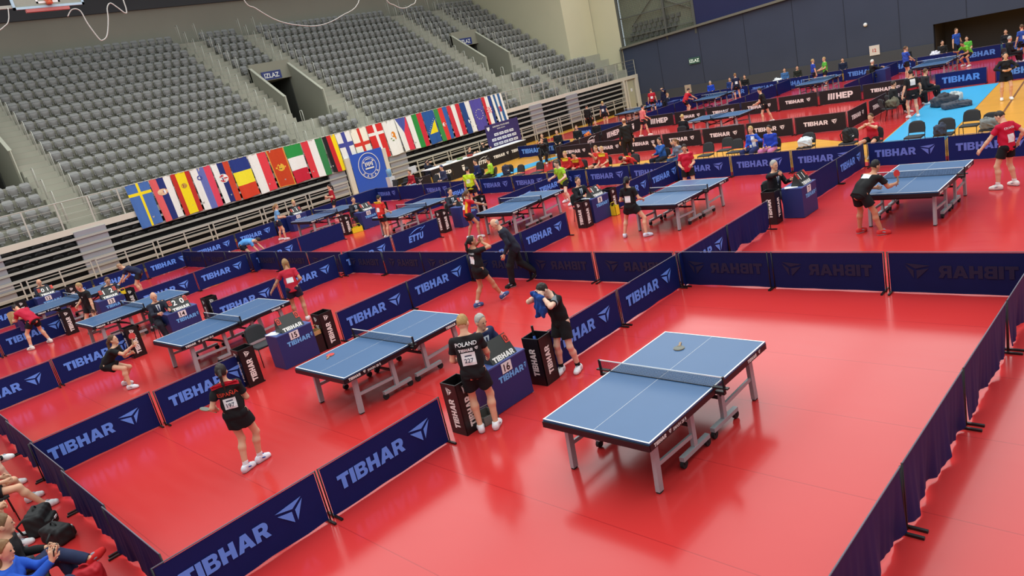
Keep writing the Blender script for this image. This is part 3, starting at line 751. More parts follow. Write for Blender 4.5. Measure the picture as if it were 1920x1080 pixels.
# ================================================================== umpire desks, score boards, towel bins
def desk_parts(no):
    W, D, H = .82, .50, .72; P = []
    b = MB(); b.span((-W / 2, 0, .01), (W / 2, .02, H)); P.append(('front_panel', b.mesh('front_panel', desk_blue)))
    b = MB(); b.span((-W / 2, .02, .01), (-W / 2 + .02, D, H)); P.append(('side_panel', b.mesh('side_panel', desk_blue)))
    b = MB(); b.span((W / 2 - .02, .02, .01), (W / 2, D, H)); P.append(('side_panel', b.mesh('side_panel', desk_blue)))
    b = MB(); b.span((-W / 2 - .005, -.005, H), (W / 2 + .005, D, H + .022)); P.append(('desk_top', b.mesh('desk_top', desk_side)))
    b = MB(); b.span((-.13, -.010, .555), (.08, -.004, .715)); P.append(('number_card', b.mesh('number_card', white_p)))
    b = MB(); s = str(no); w = font_mesh(s, .02)[2] * .11; put_text(b, s, .11, lambda x, y: (-.025 - w / 2 + x, -.012, .58 + y), .03); P.append(('number', b.mesh('number', blackp)))
    b = MB(); wx = .54 / text_w('TIBHAR', .10); letters(b, 'TIBHAR', .10, lambda x, y: (-.23 + x, -.003, .435 + y), wx=wx); mark(b, .11, lambda x, y: (x + .335 if False else x + .325, -.003, .44 + y), wx=.5); P.append(('lettering', b.mesh('lettering', let_cyan)))
    return P
def score_parts(digits):
    P = []; th = R(32); c, s_ = math.cos(th), math.sin(th)
    f = lambda x, y, e=0: (x, y * s_ - e * c, y * c + e * s_)      # on the leaning face, y up the face
    b = MB(); W, H = .52, .36
    b.add([f(-W / 2, 0), f(W / 2, 0), f(W / 2, H), f(-W / 2, H), (-W / 2, .30, 0), (W / 2, .30, 0)], [(0, 1, 2, 3), (4, 3, 2, 5), (0, 3, 4), (1, 5, 2), (0, 4, 5, 1)]); P.append(('board', b.mesh('board', mat('scoreboard_black', (46, 48, 46), .5))))
    b = MB(); wx = .44 / text_w('TIBHAR', .085); letters(b, 'TIBHAR', .085, lambda x, y: f(-.22 + x, .01 + y, .004), wx=wx); P.append(('lettering', b.mesh('lettering', let_white)))
    for k, x in enumerate((-.215, .215)):
        b = MB(); b.add([f(x - .045, .20, .006), f(x + .045, .20, .006), f(x + .045, .345, .006), f(x - .045, .345, .006)], [(0, 1, 2, 3)]); put_text(b, digits[k * 2], .10, lambda a, c_: f(x - .035 + a, .222 + c_, .009), .03, 1); P.append(('set_card', b.mesh('set_card', [red_d, mat('digit_dark', (90, 16, 14), .5)])))
    for k, x in enumerate((-.10, .10)):
        if digits[1 + k * 2 - (1 if k else 0) + (1 if k else 0)] == ' ': continue
        b = MB(); b.add([f(x - .07, .135, .005), f(x + .07, .135, .005), f(x + .07, .345, .005), f(x - .07, .345, .005)], [(0, 1, 2, 3)]); put_text(b, digits[1 + 2 * k], .15, lambda a, c_: f(x - .05 + a, .165 + c_, .008), .03, 1); P.append(('score_card', b.mesh('score_card', [blackp, let_white])))
    return P
DESKS = {16: (-2.64, -.09, '0 0 '), 15: (-8.76, -.26, '0 0 '), 14: (-14.90, -.20, '0200'), 13: (-20.85, -.20, '0102'), 12: (-26.45, -.75, '0011'),
         7: (-2.34, 10.31, '0111'), 8: (-8.66, 10.28, '0112'), 9: (-14.52, 10.15, '0011'), 10: (-20.70, 10.12, '0101'), 11: (-26.5, 10.1, '0101')}
for no, (x, y, dg_) in DESKS.items():
    t = thing('umpire_desk', 'navy umpire desk with number card %s on its front' % NUMW[no], 'desk', (x, y, .006), 90, 'navy umpire desks')
    for nm, me in desk_parts(no): ob(nm, me, t)
    s = thing('score_board', 'black flip scoreboard with red set cards standing on desk %s' % NUMW[no], 'scoreboard', (x - .03, y + .02, .748), 90, 'flip scoreboards')
    for nm, me in score_parts(dg_[0] + dg_[1] + dg_[2] + dg_[3]): ob(nm, me, s)
def bin_parts(logo):
    W, H, e = .33, .80, .014; P = []
    b = MB()
    b.span((-W / 2, -W / 2, 0), (W / 2, W / 2, .02))
    for x in (-1, 1): b.span((x * W / 2 - (e if x > 0 else 0), -W / 2, .02), (x * W / 2 + (e if x < 0 else 0), W / 2, H)); b.span((-W / 2, x * W / 2 - (e if x > 0 else 0), .02), (W / 2, x * W / 2 + (e if x < 0 else 0), H))
    P.append(('body', b.mesh('body', bin_blk)))
    b = MB(); h = .12; w_ = text_w('TIBHAR', h, .9)
    z0 = .10 if logo else .16
    for f in (lambda a, c: (.06 - c, -W / 2 - .003, z0 + a), lambda a, c: (W / 2 + .003, .06 - c, z0 + a)):
        letters(b, 'TIBHAR', h, f, wx=.78)
    P.append(('lettering', b.mesh('lettering', let_white)))
    if logo:
        b = MB()
        for f in (lambda a, c: (.06 - c, -W / 2 - .003, .62 + a), lambda a, c: (W / 2 + .003, .06 - c, .62 + a)): mark(b, .12, f)
        P.append(('emblem', b.mesh('emblem', let_white)))
    return P
bp = {0: bin_parts(False), 1: bin_parts(True)}
BINS = [(-2.72, .70, 0, 'beyond desk sixteen holding a blue bottle', 4), (-2.80, -.97, 1, 'before desk sixteen beside the boy in the lettered shirt', 0), (-8.90, -1.36, 1, 'before desk fifteen', 0), (-8.97, .55, 1, 'beyond desk fifteen', 0),
        (-14.95, -1.58, 1, 'before desk fourteen', 0), (-15.0, .60, 1, 'beyond desk fourteen', 0), (-21.25, -1.52, 1, 'before desk thirteen', 0), (-21.2, .45, 1, 'beyond desk thirteen', 0), (-26.95, -1.6, 1, 'before desk twelve', 0), (-26.6, .05, 1, 'beyond desk twelve', 0),
        (-2.95, 9.55, 0, 'before desk seven', 3), (-8.78, 9.55, 1, 'before desk eight', 0), (-8.85, 11.0, 1, 'beyond desk eight', 0), (-14.95, 9.25, 1, 'before desk nine', 0), (-14.9, 11.1, 1, 'beyond desk nine', 0), (-21.1, 9.15, 1, 'before desk ten', 0), (-21.1, 11.1, 1, 'beyond desk ten', 0), (-27.4, 9.3, 1, 'before desk eleven', 0)]
for x, y, lg, w_, rz in BINS:
    t = thing('towel_bin', 'black towel bin with white lettering %s' % w_, 'bin', (x, y, .006), rz, 'black towel bins')
    for nm, me in bp[lg]: ob(nm, me, t)
# small things by the desks
def bottle(loc, m, label, h=.26, tilt=0, cat='bottle'):
    t = thing('bottle', label, cat, loc); t.rotation_euler = (R(tilt), R(tilt * .4), 0)
    b = MB(); b.tube([(0, 0, 0), (0, 0, .01), (0, 0, h * .7), (0, 0, h * .82)], [.034, .037, .037, .018], 12); ob('body', b.mesh('body', m, True), t)
    b = MB(); b.tube([(0, 0, h * .82), (0, 0, h)], .02, 10); ob('cap', b.mesh('cap', blackp), t)
bottle((-2.78, .72, .028), mat('bottle_blue', (34, 78, 160), .3), 'tall blue bottle standing in the black bin beyond desk sixteen', .92)
def crate(loc, rz, m, label, s=(.36, .28, .16)):
    t = thing('ball_box', label, 'box', loc, rz)
    b = MB(); a, d, h = s
    b.span((-a / 2, -d / 2, 0), (a / 2, d / 2, .01))
    for q in (-1, 1): b.span((q * a / 2, -d / 2, 0), (q * a / 2 - q * .01, d / 2, h)); b.span((-a / 2, q * d / 2, 0), (a / 2, q * d / 2 - q * .01, h))
    ob('body', b.mesh('body', m), t)
    b = MB(); b.tube([(-a / 2, 0, h), (-a / 2 * .8, 0, h + .1), (a / 2 * .8, 0, h + .1), (a / 2, 0, h)], .009, 6); ob('handle', b.mesh('handle', m), t)
ply = mat('plywood', (196, 158, 104), .6); yel = mat('plastic_yellow', (236, 214, 40), .4)
t = thing('side_cabinet', 'low black box under a wooden tray beside desk fifteen', 'box', (-8.98, .22, .006)); b = MB(); b.span((-.15, -.14, 0), (.15, .14, .38)); ob('body', b.mesh('body', bin_blk), t)
b = MB(); b.span((-.152, -.12, .30), (.152, .12, .33)); ob('slot', b.mesh('slot', blackp), t)
crate((-8.98, .22, .386), 90, ply, 'wooden tray of bottles on the black box beside desk fifteen', (.30, .26, .10))
crate((-2.70, -.68, .006), 80, mat('crate_grey', (120, 116, 110), .6), 'grey open tray on the floor beside desk sixteen', (.26, .3, .14))
crate((-20.95, 9.48, .006), 70, yel, 'yellow ball box on the floor before desk ten', (.45, .4, .22))
crate((-8.62, 10.78, .006), 90, yel, 'yellow ball box on the floor beyond desk eight', (.2, .3, .3))
crate((-20.9, .22, .72), 80, yel, 'yellow box on the end of desk thirteen', (.14, .12, .1))
def sheet(loc, rz, label, s=(.3, .21)):
    t = tag(ob('score_sheet', None, loc=loc, rz=rz) if False else ob('score_sheet', (lambda b: (b.span((-s[0] / 2, -s[1] / 2, 0), (s[0] / 2, s[1] / 2, .004)), b.mesh('score_sheet', white_p))[1])(MB()), loc=loc, rz=rz), label, 'paper')
for no in (15, 7, 8): x, y, _ = DESKS[no]; sheet((x - .30, y - .30, .749), 25, 'white score sheet lying on desk %s' % NUMW[no])
# ================================================================== chairs
def chair_parts():
    P = []
    b = MB(); b.grid(lambda u, v: ((u - .5) * .46, (v - .5) * .44, .45 - .02 * (abs(2 * v - 1) ** 3) + .012 * (1 - (2 * u - 1) ** 2)), 8, 6); b.grid(lambda u, v: ((u - .5) * .46, (.5 - v) * .44, .405), 8, 6)
    n = 9
    b.box((0, 0, .425), (.455, .435, .036)); P.append(('seat', b.mesh('seat', chair_f, True)))
    b = MB()
    def bk(u, v, o=0):
        t = 2 * u - 1; w_ = .225 * (1 - .18 * v ** 4)
        return (t * w_, -.235 - .05 * v + .035 * t * t + o, .50 + .34 * v - .05 * (t ** 4) * v ** 2)
    b.grid(lambda u, v: bk(u, v), 8, 6); b.grid(lambda u, v: bk(1 - u, v, -.035), 8, 6)
    for i in range(8):
        b.f.append([54 + i, 54 + i + 1, 63 + 54 + (8 - i) - 1, 63 + 54 + (8 - i)]); b.m.append(0)
    P.append(('backrest', b.mesh('backrest', chair_f, True)))
    for sx in (-1, 1):
        b = MB(); b.tube([(sx * .235, .21, 0), (sx * .225, .19, .40), (sx * .225, -.19, .41)], .011, 6); P.append(('front_leg', b.mesh('front_leg', steel_blk, True)))
        b = MB(); b.tube([(sx * .235, -.25, 0), (sx * .225, -.17, .40), (sx * .22, -.27, .62), (sx * .2, -.29, .78)], .011, 6); P.append(('rear_leg', b.mesh('rear_leg', steel_blk, True)))
    return P
CP = chair_parts()
def chair(x, y, face, label, group='black padded chairs'):
    """face: heading in degrees a sitter looks to"""
    t = thing('padded_chair', label, 'chair', (x, y, .006), face - 90, group)
    for nm, me in CP: ob(nm, me, t)
    return t
# ================================================================== flags
def flag(i, name, fn, emblem=None):
    y0, y1 = FLAGY[i], FLAGY[i + 1]; w = y1 - y0 - .03; H = 2.02; rnd = random.Random(i)
    t = thing('national_flag', '%s hanging from the stand ledge' % name, 'flag', (-30.948, y0 + .015, 3.80), 0, 'flags hanging from the stand ledge')
    cols = []; a, ph, tw = rnd.uniform(4, 8), rnd.uniform(0, 6), rnd.uniform(-.05, .06)
    def surf(u, v, e=0):
        k = .035 * v * math.sin(a * u + ph + 1.5 * v) + .012 * math.sin(19 * u + ph)
        nar = 1 - .07 * v
        return (.035 + k + e + .24 * v, w * (.5 + (u - .5) * nar + tw * v * .6), -v * H + .03 * math.sin(3 * u + ph) * v)
    def mf(u, v):
        c = fn(u, v)
        if c not in cols: cols.append(c)
        return cols.index(c)
    b = MB(); b.grid(surf, 36, 60, 0, mf)
    me = b.mesh('cloth', [MC(c) for c in cols], True); ob('cloth', me, t)
    if emblem:
        b = MB(); ec = []
        for kind, c, u0, v0, ru, rv in emblem:
            if c not in ec: ec.append(c)
            mi = ec.index(c); e = .006 + .003 * len(b.f) / 40
            if kind == 'disc':
                n = 18; b.add([surf(u0, v0, e)] + [surf(u0 + ru * math.cos(2 * math.pi * k / n), v0 + rv * math.sin(2 * math.pi * k / n), e) for k in range(n)], [(0, 1 + k, 1 + (k + 1) % n) for k in range(n)], mi)
            elif kind == 'rect': b.add([surf(u0 + p * ru, v0 + q * rv, e) for p, q in ((-1, -1), (1, -1), (1, 1), (-1, 1))], [(0, 1, 2, 3)], mi)
            elif kind == 'star':
                n = 10; b.add([surf(u0, v0, e)] + [surf(u0 + ru * (1 if k % 2 else .42) * math.sin(math.pi * k / 5), v0 + rv * (1 if k % 2 else .42) * math.cos(math.pi * k / 5), e) for k in range(n)], [(0, 1 + k, 1 + (k + 1) % n) for k in range(n)], mi)
            elif kind == 'check':
                for p in range(5):
                    for q in range(5):
                        cc = c if (p + q) % 2 == 0 else (240, 238, 232)
                        if cc not in ec: ec.append(cc)
                        b.add([surf(u0 + ru * ((p + s) / 2.5 - 1), v0 + rv * ((q + s2) / 2.5 - 1), e) for s, s2 in ((0, 0), (1, 0), (1, 1), (0, 1))], [(0, 1, 2, 3)], ec.index(cc))
        ob('emblem', b.mesh('emblem', [MC(c) for c in ec]), t)
Wh, Rd, Bl, Yl, Gn, Bk = (236, 234, 226), (206, 44, 50), (38, 48, 112), (246, 218, 30), (40, 138, 66), (34, 32, 34)
def vs(*cs): return lambda u, v: cs[min(len(cs) - 1, int(u * len(cs)))]
def hs(*cs): return lambda u, v: cs[min(len(cs) - 1, int(v * len(cs)))]
def cross(bgc, c, cu, cv, wu, wv, c2=None): return lambda u, v: c if abs(u - cu) < wu or abs(v - cv) < wv else bgc
SB = (74, 112, 176)
flag(0, 'blue flag with a yellow cross', cross(SB, Yl, .5, .25, .06, .035))
flag(1, 'red, blue and white striped flag with an eagle crest', vs((222, 96, 96), Bl, Wh), [('disc', (226, 190, 150), .42, .34, .26, .075), ('rect', (214, 80, 70), .52, .34, .10, .05), ('rect', Wh, .52, .34, .05, .045)])
flag(2, 'red and yellow flag with a coat of arms', lambda u, v: Yl if .25 < u < .75 else (190, 48, 38), [('disc', (190, 150, 70), .5, .33, .16, .06), ('rect', (170, 60, 60), .5, .33, .08, .045)])
flag(3, 'white, lavender blue and red striped flag', vs(Wh, (104, 112, 176), (222, 70, 92)), [('disc', (70, 76, 150), .33, .24, .13, .06), ('star', Wh, .33, .24, .09, .045)])
flag(4, 'white, blue and red striped flag with a double cross shield', vs(Wh, Bl, (204, 70, 44)), [('disc', (236, 234, 226), .45, .40, .27, .11), ('disc', (200, 44, 50), .45, .40, .24, .095), ('rect', Wh, .46, .40, .025, .075), ('rect', Wh, .46, .375, .11, .011), ('rect', Wh, .46, .415, .15, .011)])
flag(5, 'flag with blue, yellow and red bands stacked downwards', hs((40, 56, 126), (246, 226, 50), (212, 64, 38)))
flag(6, 'white and red flag split lengthwise', vs(Wh, (226, 62, 72)))
flag(7, 'red flag with a gold border and gold eagle', lambda u, v: (218, 150, 60) if min(u, 1 - u) < .05 or min(v, 1 - v) < .025 else (198, 66, 30), [('disc', (232, 180, 60), .5, .5, .22, .10), ('rect', (198, 66, 30), .5, .42, .06, .02), ('rect', (120, 130, 60), .5, .51, .07, .035), ('rect', (232, 180, 60), .5, .5, .30, .02)])
flag(8, 'flag with green, white and red bands stacked downwards', hs((42, 146, 66), Wh, (198, 34, 56)))
flag(9, 'red, white and green striped flag', vs((218, 58, 66), Wh, (52, 128, 72)))
flag(10, 'black, red and yellow striped flag', vs(Bk, (204, 40, 44), (246, 214, 24)))
flag(11, 'white flag with a blue cross', cross(Wh, (70, 76, 150), .52, .36, .12, .06))
flag(12, 'cream flag with a red cross', cross((242, 236, 214), (212, 56, 44), .5, .45, .08, .045))
flag(13, 'red flag with a white cross', cross((214, 46, 44), Wh, .5, .28, .07, .04))
flag(14, 'white flag with an orange island shape', lambda u, v: Wh, [('disc', (226, 138, 44), .58, .42, .16, .085), ('disc', (226, 138, 44), .68, .52, .06, .06), ('disc', (120, 140, 90), .34, .52, .07, .018), ('disc', (120, 140, 90), .44, .58, .08, .018)])
flag(15, 'white and red flag with a blue wedge at its top', lambda u, v: (78, 88, 160) if v < .48 and abs(u - .5) < .5 * (1 - v / .48) else (Wh if u < .5 else (224, 58, 78)))
flag(16, 'white, green and red striped flag', vs(Wh, (46, 140, 62), (208, 44, 60)))
flag(17, 'blue flag with a yellow triangle and white stars', lambda u, v: Yl if v < .70 and u > .12 and (v - .30) > (.92 - u) * .5 and u < .92 else (44, 88, 152), [('star', Wh, .08 + .105 * k, .64 - .052 * k, .035, .017) for k in range(8)])
flag(18, 'green, red and blue striped flag with a crescent', vs((60, 142, 72), (222, 58, 52), (52, 98, 168)), [('disc', Wh, .48, .52, .12, .06), ('disc', (222, 58, 52), .52, .52, .095, .048), ('star', Wh, .58, .52, .05, .025)])
flag(19, 'red flag with a white centre stripe', vs((208, 48, 60), Wh, (208, 48, 60)))
flag(20, 'dark blue and white flag with a small ball emblem', lambda u, v: (40, 70, 130) if u < .5 else Wh, [('disc', (232, 232, 232), .5, .62, .16, .08), ('disc', (40, 50, 90), .5, .56, .10, .04), ('disc', (70, 80, 110), .52, .66, .07, .035)])
flag(21, 'violet blue flag with a ring of stars', lambda u, v: (86, 76, 158), [('star', (240, 232, 190), .5 + .30 * math.sin(R(30 * k)), .5 + .155 * math.cos(R(30 * k)), .045, .022) for k in range(12)])
flag(22, 'red, white and blue striped flag with a checked shield', vs((206, 46, 58), Wh, (44, 66, 130)), [('check', (214, 44, 60), .5, .46, .22, .10)])
flag(23, 'white and blue striped flag with a small castle crest', lambda u, v: [Wh, (52, 96, 146), Wh, (52, 96, 146), Wh][min(4, int(u * 5))], [('rect', (190, 60, 70), .52, .52, .14, .085), ('rect', (120, 130, 190), .52, .53, .11, .06)])
# ================================================================== people
V3 = lambda *a: np.array(a, float)
def nrm(v): return v / (np.linalg.norm(v) + 1e-9)
def snets(F, org, h):
    S = F < 0
    c = [S[i:S.shape[0] - 1 + i, j:S.shape[1] - 1 + j, k:S.shape[2] - 1 + k] for i in (0, 1) for j in (0, 1) for k in (0, 1)]
    a = c[0].copy(); o = c[0].copy()
    for q in c[1:]: a &= q; o |= q
    M = o & ~a; idx = np.argwhere(M)
    if len(idx) == 0: return np.zeros((0, 3)), np.zeros((0, 4), int)
    corner = [(i, j, k) for i in (0, 1) for j in (0, 1) for k in (0, 1)]
    fv = [F[idx[:, 0] + i, idx[:, 1] + j, idx[:, 2] + k] for i, j, k in corner]
    acc = np.zeros((len(idx), 3)); cnt = np.zeros(len(idx))
    for p in range(8):
        for q in range(p + 1, 8):
            d = np.array(corner[q]) - np.array(corner[p])
            if np.abs(d).sum() != 1: continue
            cr = (fv[p] < 0) != (fv[q] < 0)
            t = fv[p] / np.where(cr, fv[p] - fv[q], 1)
            acc += np.where(cr[:, None], np.array(corner[p]) + d * t[:, None], 0); cnt += cr
    V = (idx + acc / np.maximum(cnt, 1)[:, None]) * h + org
    vid = np.full(M.shape, -1, np.int64); vid[M] = np.arange(len(idx))
    Q = []
    for ax in range(3):
        b1, b2 = [x for x in range(3) if x != ax]
        sl0 = [slice(1, -1)] * 3; sl1 = [slice(1, -1)] * 3
        sl0[ax] = slice(0, -1); sl1[ax] = slice(1, None)
        A, B = S[tuple(sl0)], S[tuple(sl1)]
        E = np.argwhere(A != B)
        if len(E) == 0: continue
        E2 = E.copy(); E2[:, b1] += 1; E2[:, b2] += 1
        def cell(d1, d2):
            t = E2.copy(); t[:, b1] -= d1; t[:, b2] -= d2; return vid[t[:, 0], t[:, 1], t[:, 2]]
        q = np.stack([cell(0, 0), cell(1, 0), cell(1, 1), cell(0, 1)], 1)
        ins = A[E[:, 0], E[:, 1], E[:, 2]]
        fl_ = ins if ax != 1 else ~ins
        q[~fl_] = q[~fl_][:, ::-1]
        Q.append(q)
    Q = np.concatenate(Q); Q = Q[(Q >= 0).all(1)]
    return V, Q
def seg(a, b, ra, rb, k=.03, flat=False): return ('c', np.asarray(a, float), np.asarray(b, float), ra, rb, k, flat)
def ell(c, r, M=None, k=.02): return ('e', np.asarray(c, float), np.asarray(r, float), M, k)
def rbox(c, half, r, M=None, k=.03): return ('b', np.asarray(c, float), np.asarray(half, float), r, M, k)
def sdf(stages, h, wr=None):
    """stages: list of (prims, cut planes); every stage is smooth-joined, cut, then joined to the rest"""
    lo = np.full(3, 1e9); hi = -lo
    for prims, cuts in stages:
        for p in prims:
            if p[0] == 'c':
                r = max(p[3], p[4]); lo = np.minimum(lo, np.minimum(p[1], p[2]) - r); hi = np.maximum(hi, np.maximum(p[1], p[2]) + r)
            else: q_ = np.linalg.norm(p[2]) if p[0] == 'b' else p[2].max(); lo = np.minimum(lo, p[1] - q_); hi = np.maximum(hi, p[1] + q_)
    lo -= 2.5 * h; hi += 2.5 * h
    n = np.ceil((hi - lo) / h).astype(int) + 1
    ax = [lo[i] + h * np.arange(n[i]) for i in range(3)]
    tot = None
    for prims, cuts in stages:
        F = np.full(n, 1.0, np.float32)
        for p in prims:
            k = p[5] if p[0] in 'cb' else p[4]; m = k * 1.2 + 3 * h
            if p[0] == 'c': r = max(p[3], p[4]); l_, h_ = np.minimum(p[1], p[2]) - r - m, np.maximum(p[1], p[2]) + r + m
            else: q_ = np.linalg.norm(p[2]) if p[0] == 'b' else p[2].max(); l_, h_ = p[1] - q_ - m, p[1] + q_ + m
            i0 = np.clip(np.floor((l_ - lo) / h).astype(int), 0, n); i1 = np.clip(np.ceil((h_ - lo) / h).astype(int) + 1, 0, n)
            X = ax[0][i0[0]:i1[0], None, None]; Y = ax[1][None, i0[1]:i1[1], None]; Z = ax[2][None, None, i0[2]:i1[2]]
            if p[0] == 'c':
                a, d = p[1], p[2] - p[1]; L2 = float(d @ d) + 1e-12
                px_, py_, pz_ = X - a[0], Y - a[1], Z - a[2]
                t = (px_ * d[0] + py_ * d[1] + pz_ * d[2]) / L2; tc = np.clip(t, 0, 1)
                D = np.sqrt((px_ - tc * d[0]) ** 2 + (py_ - tc * d[1]) ** 2 + (pz_ - tc * d[2]) ** 2) - (p[3] + (p[4] - p[3]) * tc)
                if p[6]: D = np.maximum(D, (t - 1) * math.sqrt(L2))
            else:
                q = [X - p[1][0], Y - p[1][1], Z - p[1][2]]
                Mx = p[4] if p[0] == 'b' else p[3]
                if p[0] == 'b':
                    if Mx is not None: q = [q[0] * Mx[i][0] + q[1] * Mx[i][1] + q[2] * Mx[i][2] for i in range(3)]
                    q = [np.abs(q[i]) - (p[2][i] - p[3]) for i in range(3)]
                    D = np.sqrt(sum(np.maximum(v, 0) ** 2 for v in q)) + np.minimum(np.maximum(np.maximum(q[0], q[1]), q[2]), 0) - p[3]
                elif p[3] is not None: q = [q[0] * p[3][i][0] + q[1] * p[3][i][1] + q[2] * p[3][i][2] for i in range(3)]
                if p[0] == 'e':
                    k0 = np.sqrt(sum((q[i] / p[2][i]) ** 2 for i in range(3))); k1 = np.sqrt(sum((q[i] / p[2][i] ** 2) ** 2 for i in range(3))) + 1e-9
                    D = k0 * (k0 - 1) / k1
            s = (slice(i0[0], i1[0]), slice(i0[1], i1[1]), slice(i0[2], i1[2])); A = F[s]
            e = np.maximum(k - np.abs(A - D), 0) / max(k, 1e-6); F[s] = np.minimum(A, D) - e * e * k * .25
        for nn, cc in cuts:
            F = np.maximum(F, (ax[0][:, None, None] * nn[0] + ax[1][None, :, None] * nn[1] + ax[2][None, None, :] * nn[2] - cc).astype(np.float32))
        tot = F if tot is None else np.minimum(tot, F)
    if wr:
        am, f1, f2, ph = wr; X, Y, Z = ax[0][:, None, None], ax[1][None, :, None], ax[2][None, None, :]
        tot = tot + (am * (np.sin(f1 * X + f2 * .6 * Z + ph) * np.sin(f1 * .8 * Y - f2 * .5 * Z + 2 * ph) + .7 * np.sin(f2 * Z + f1 * .5 * X - f1 * .4 * Y + 3 * ph) * np.sin(f1 * .7 * (X + Y) + ph))).astype(np.float32)
    return snets(tot, lo, h)
def ik(A, T, l1, l2, pole):
    d = T - A; L = np.linalg.norm(d); L = min(max(L, abs(l1 - l2) + .02), (l1 + l2) * .999); u = nrm(d); T = A + u * L
    a = (l1 * l1 - l2 * l2 + L * L) / (2 * L); hh = math.sqrt(max(l1 * l1 - a * a, 0))
    p = pole - u * (pole @ u); return A + u * a + nrm(p) * hh, T
def rotv(v, axis, deg):
    axis = nrm(axis); c, s = math.cos(R(deg)), math.sin(R(deg)); return v * c + np.cross(axis, v) * s + axis * (axis @ v) * (1 - c)
POSES = {
    'stand': dict(),
    'relaxed': dict(fl=(-.13, .05), fr=(.14, -.06), hl=(-.30, .06, .82), hr=(.30, .06, .82)),
    'apart': dict(pel=(0, -.02, .90), fl=(-.24, 0), fr=(.24, .02), lean=8, hl=(-.22, .28, 1.0), hr=(.22, .28, 1.0)),
    'sit': dict(pel=(0, -.06, .52), lean=4, fl=(-.12, .44), fr=(.13, .42), hl=(-.13, .22, .62), hr=(.13, .22, .62)),
    'sitlean': dict(pel=(0, -.08, .52), lean=30, fl=(-.14, .36), fr=(.15, .38), hl=(-.06, .34, .62), hr=(.06, .34, .64)),
    'crouch': dict(pel=(0, -.20, .66), lean=38, fl=(-.22, -.10), fr=(.24, .12), hl=(-.14, .34, .70), hr=(.26, .44, .86)),
    'bend': dict(pel=(0, -.14, .88), lean=70, fl=(-.14, -.05), fr=(.14, .02), hl=(-.2, .55, .72), hr=(.2, .5, .74)),
}
n_person = 0
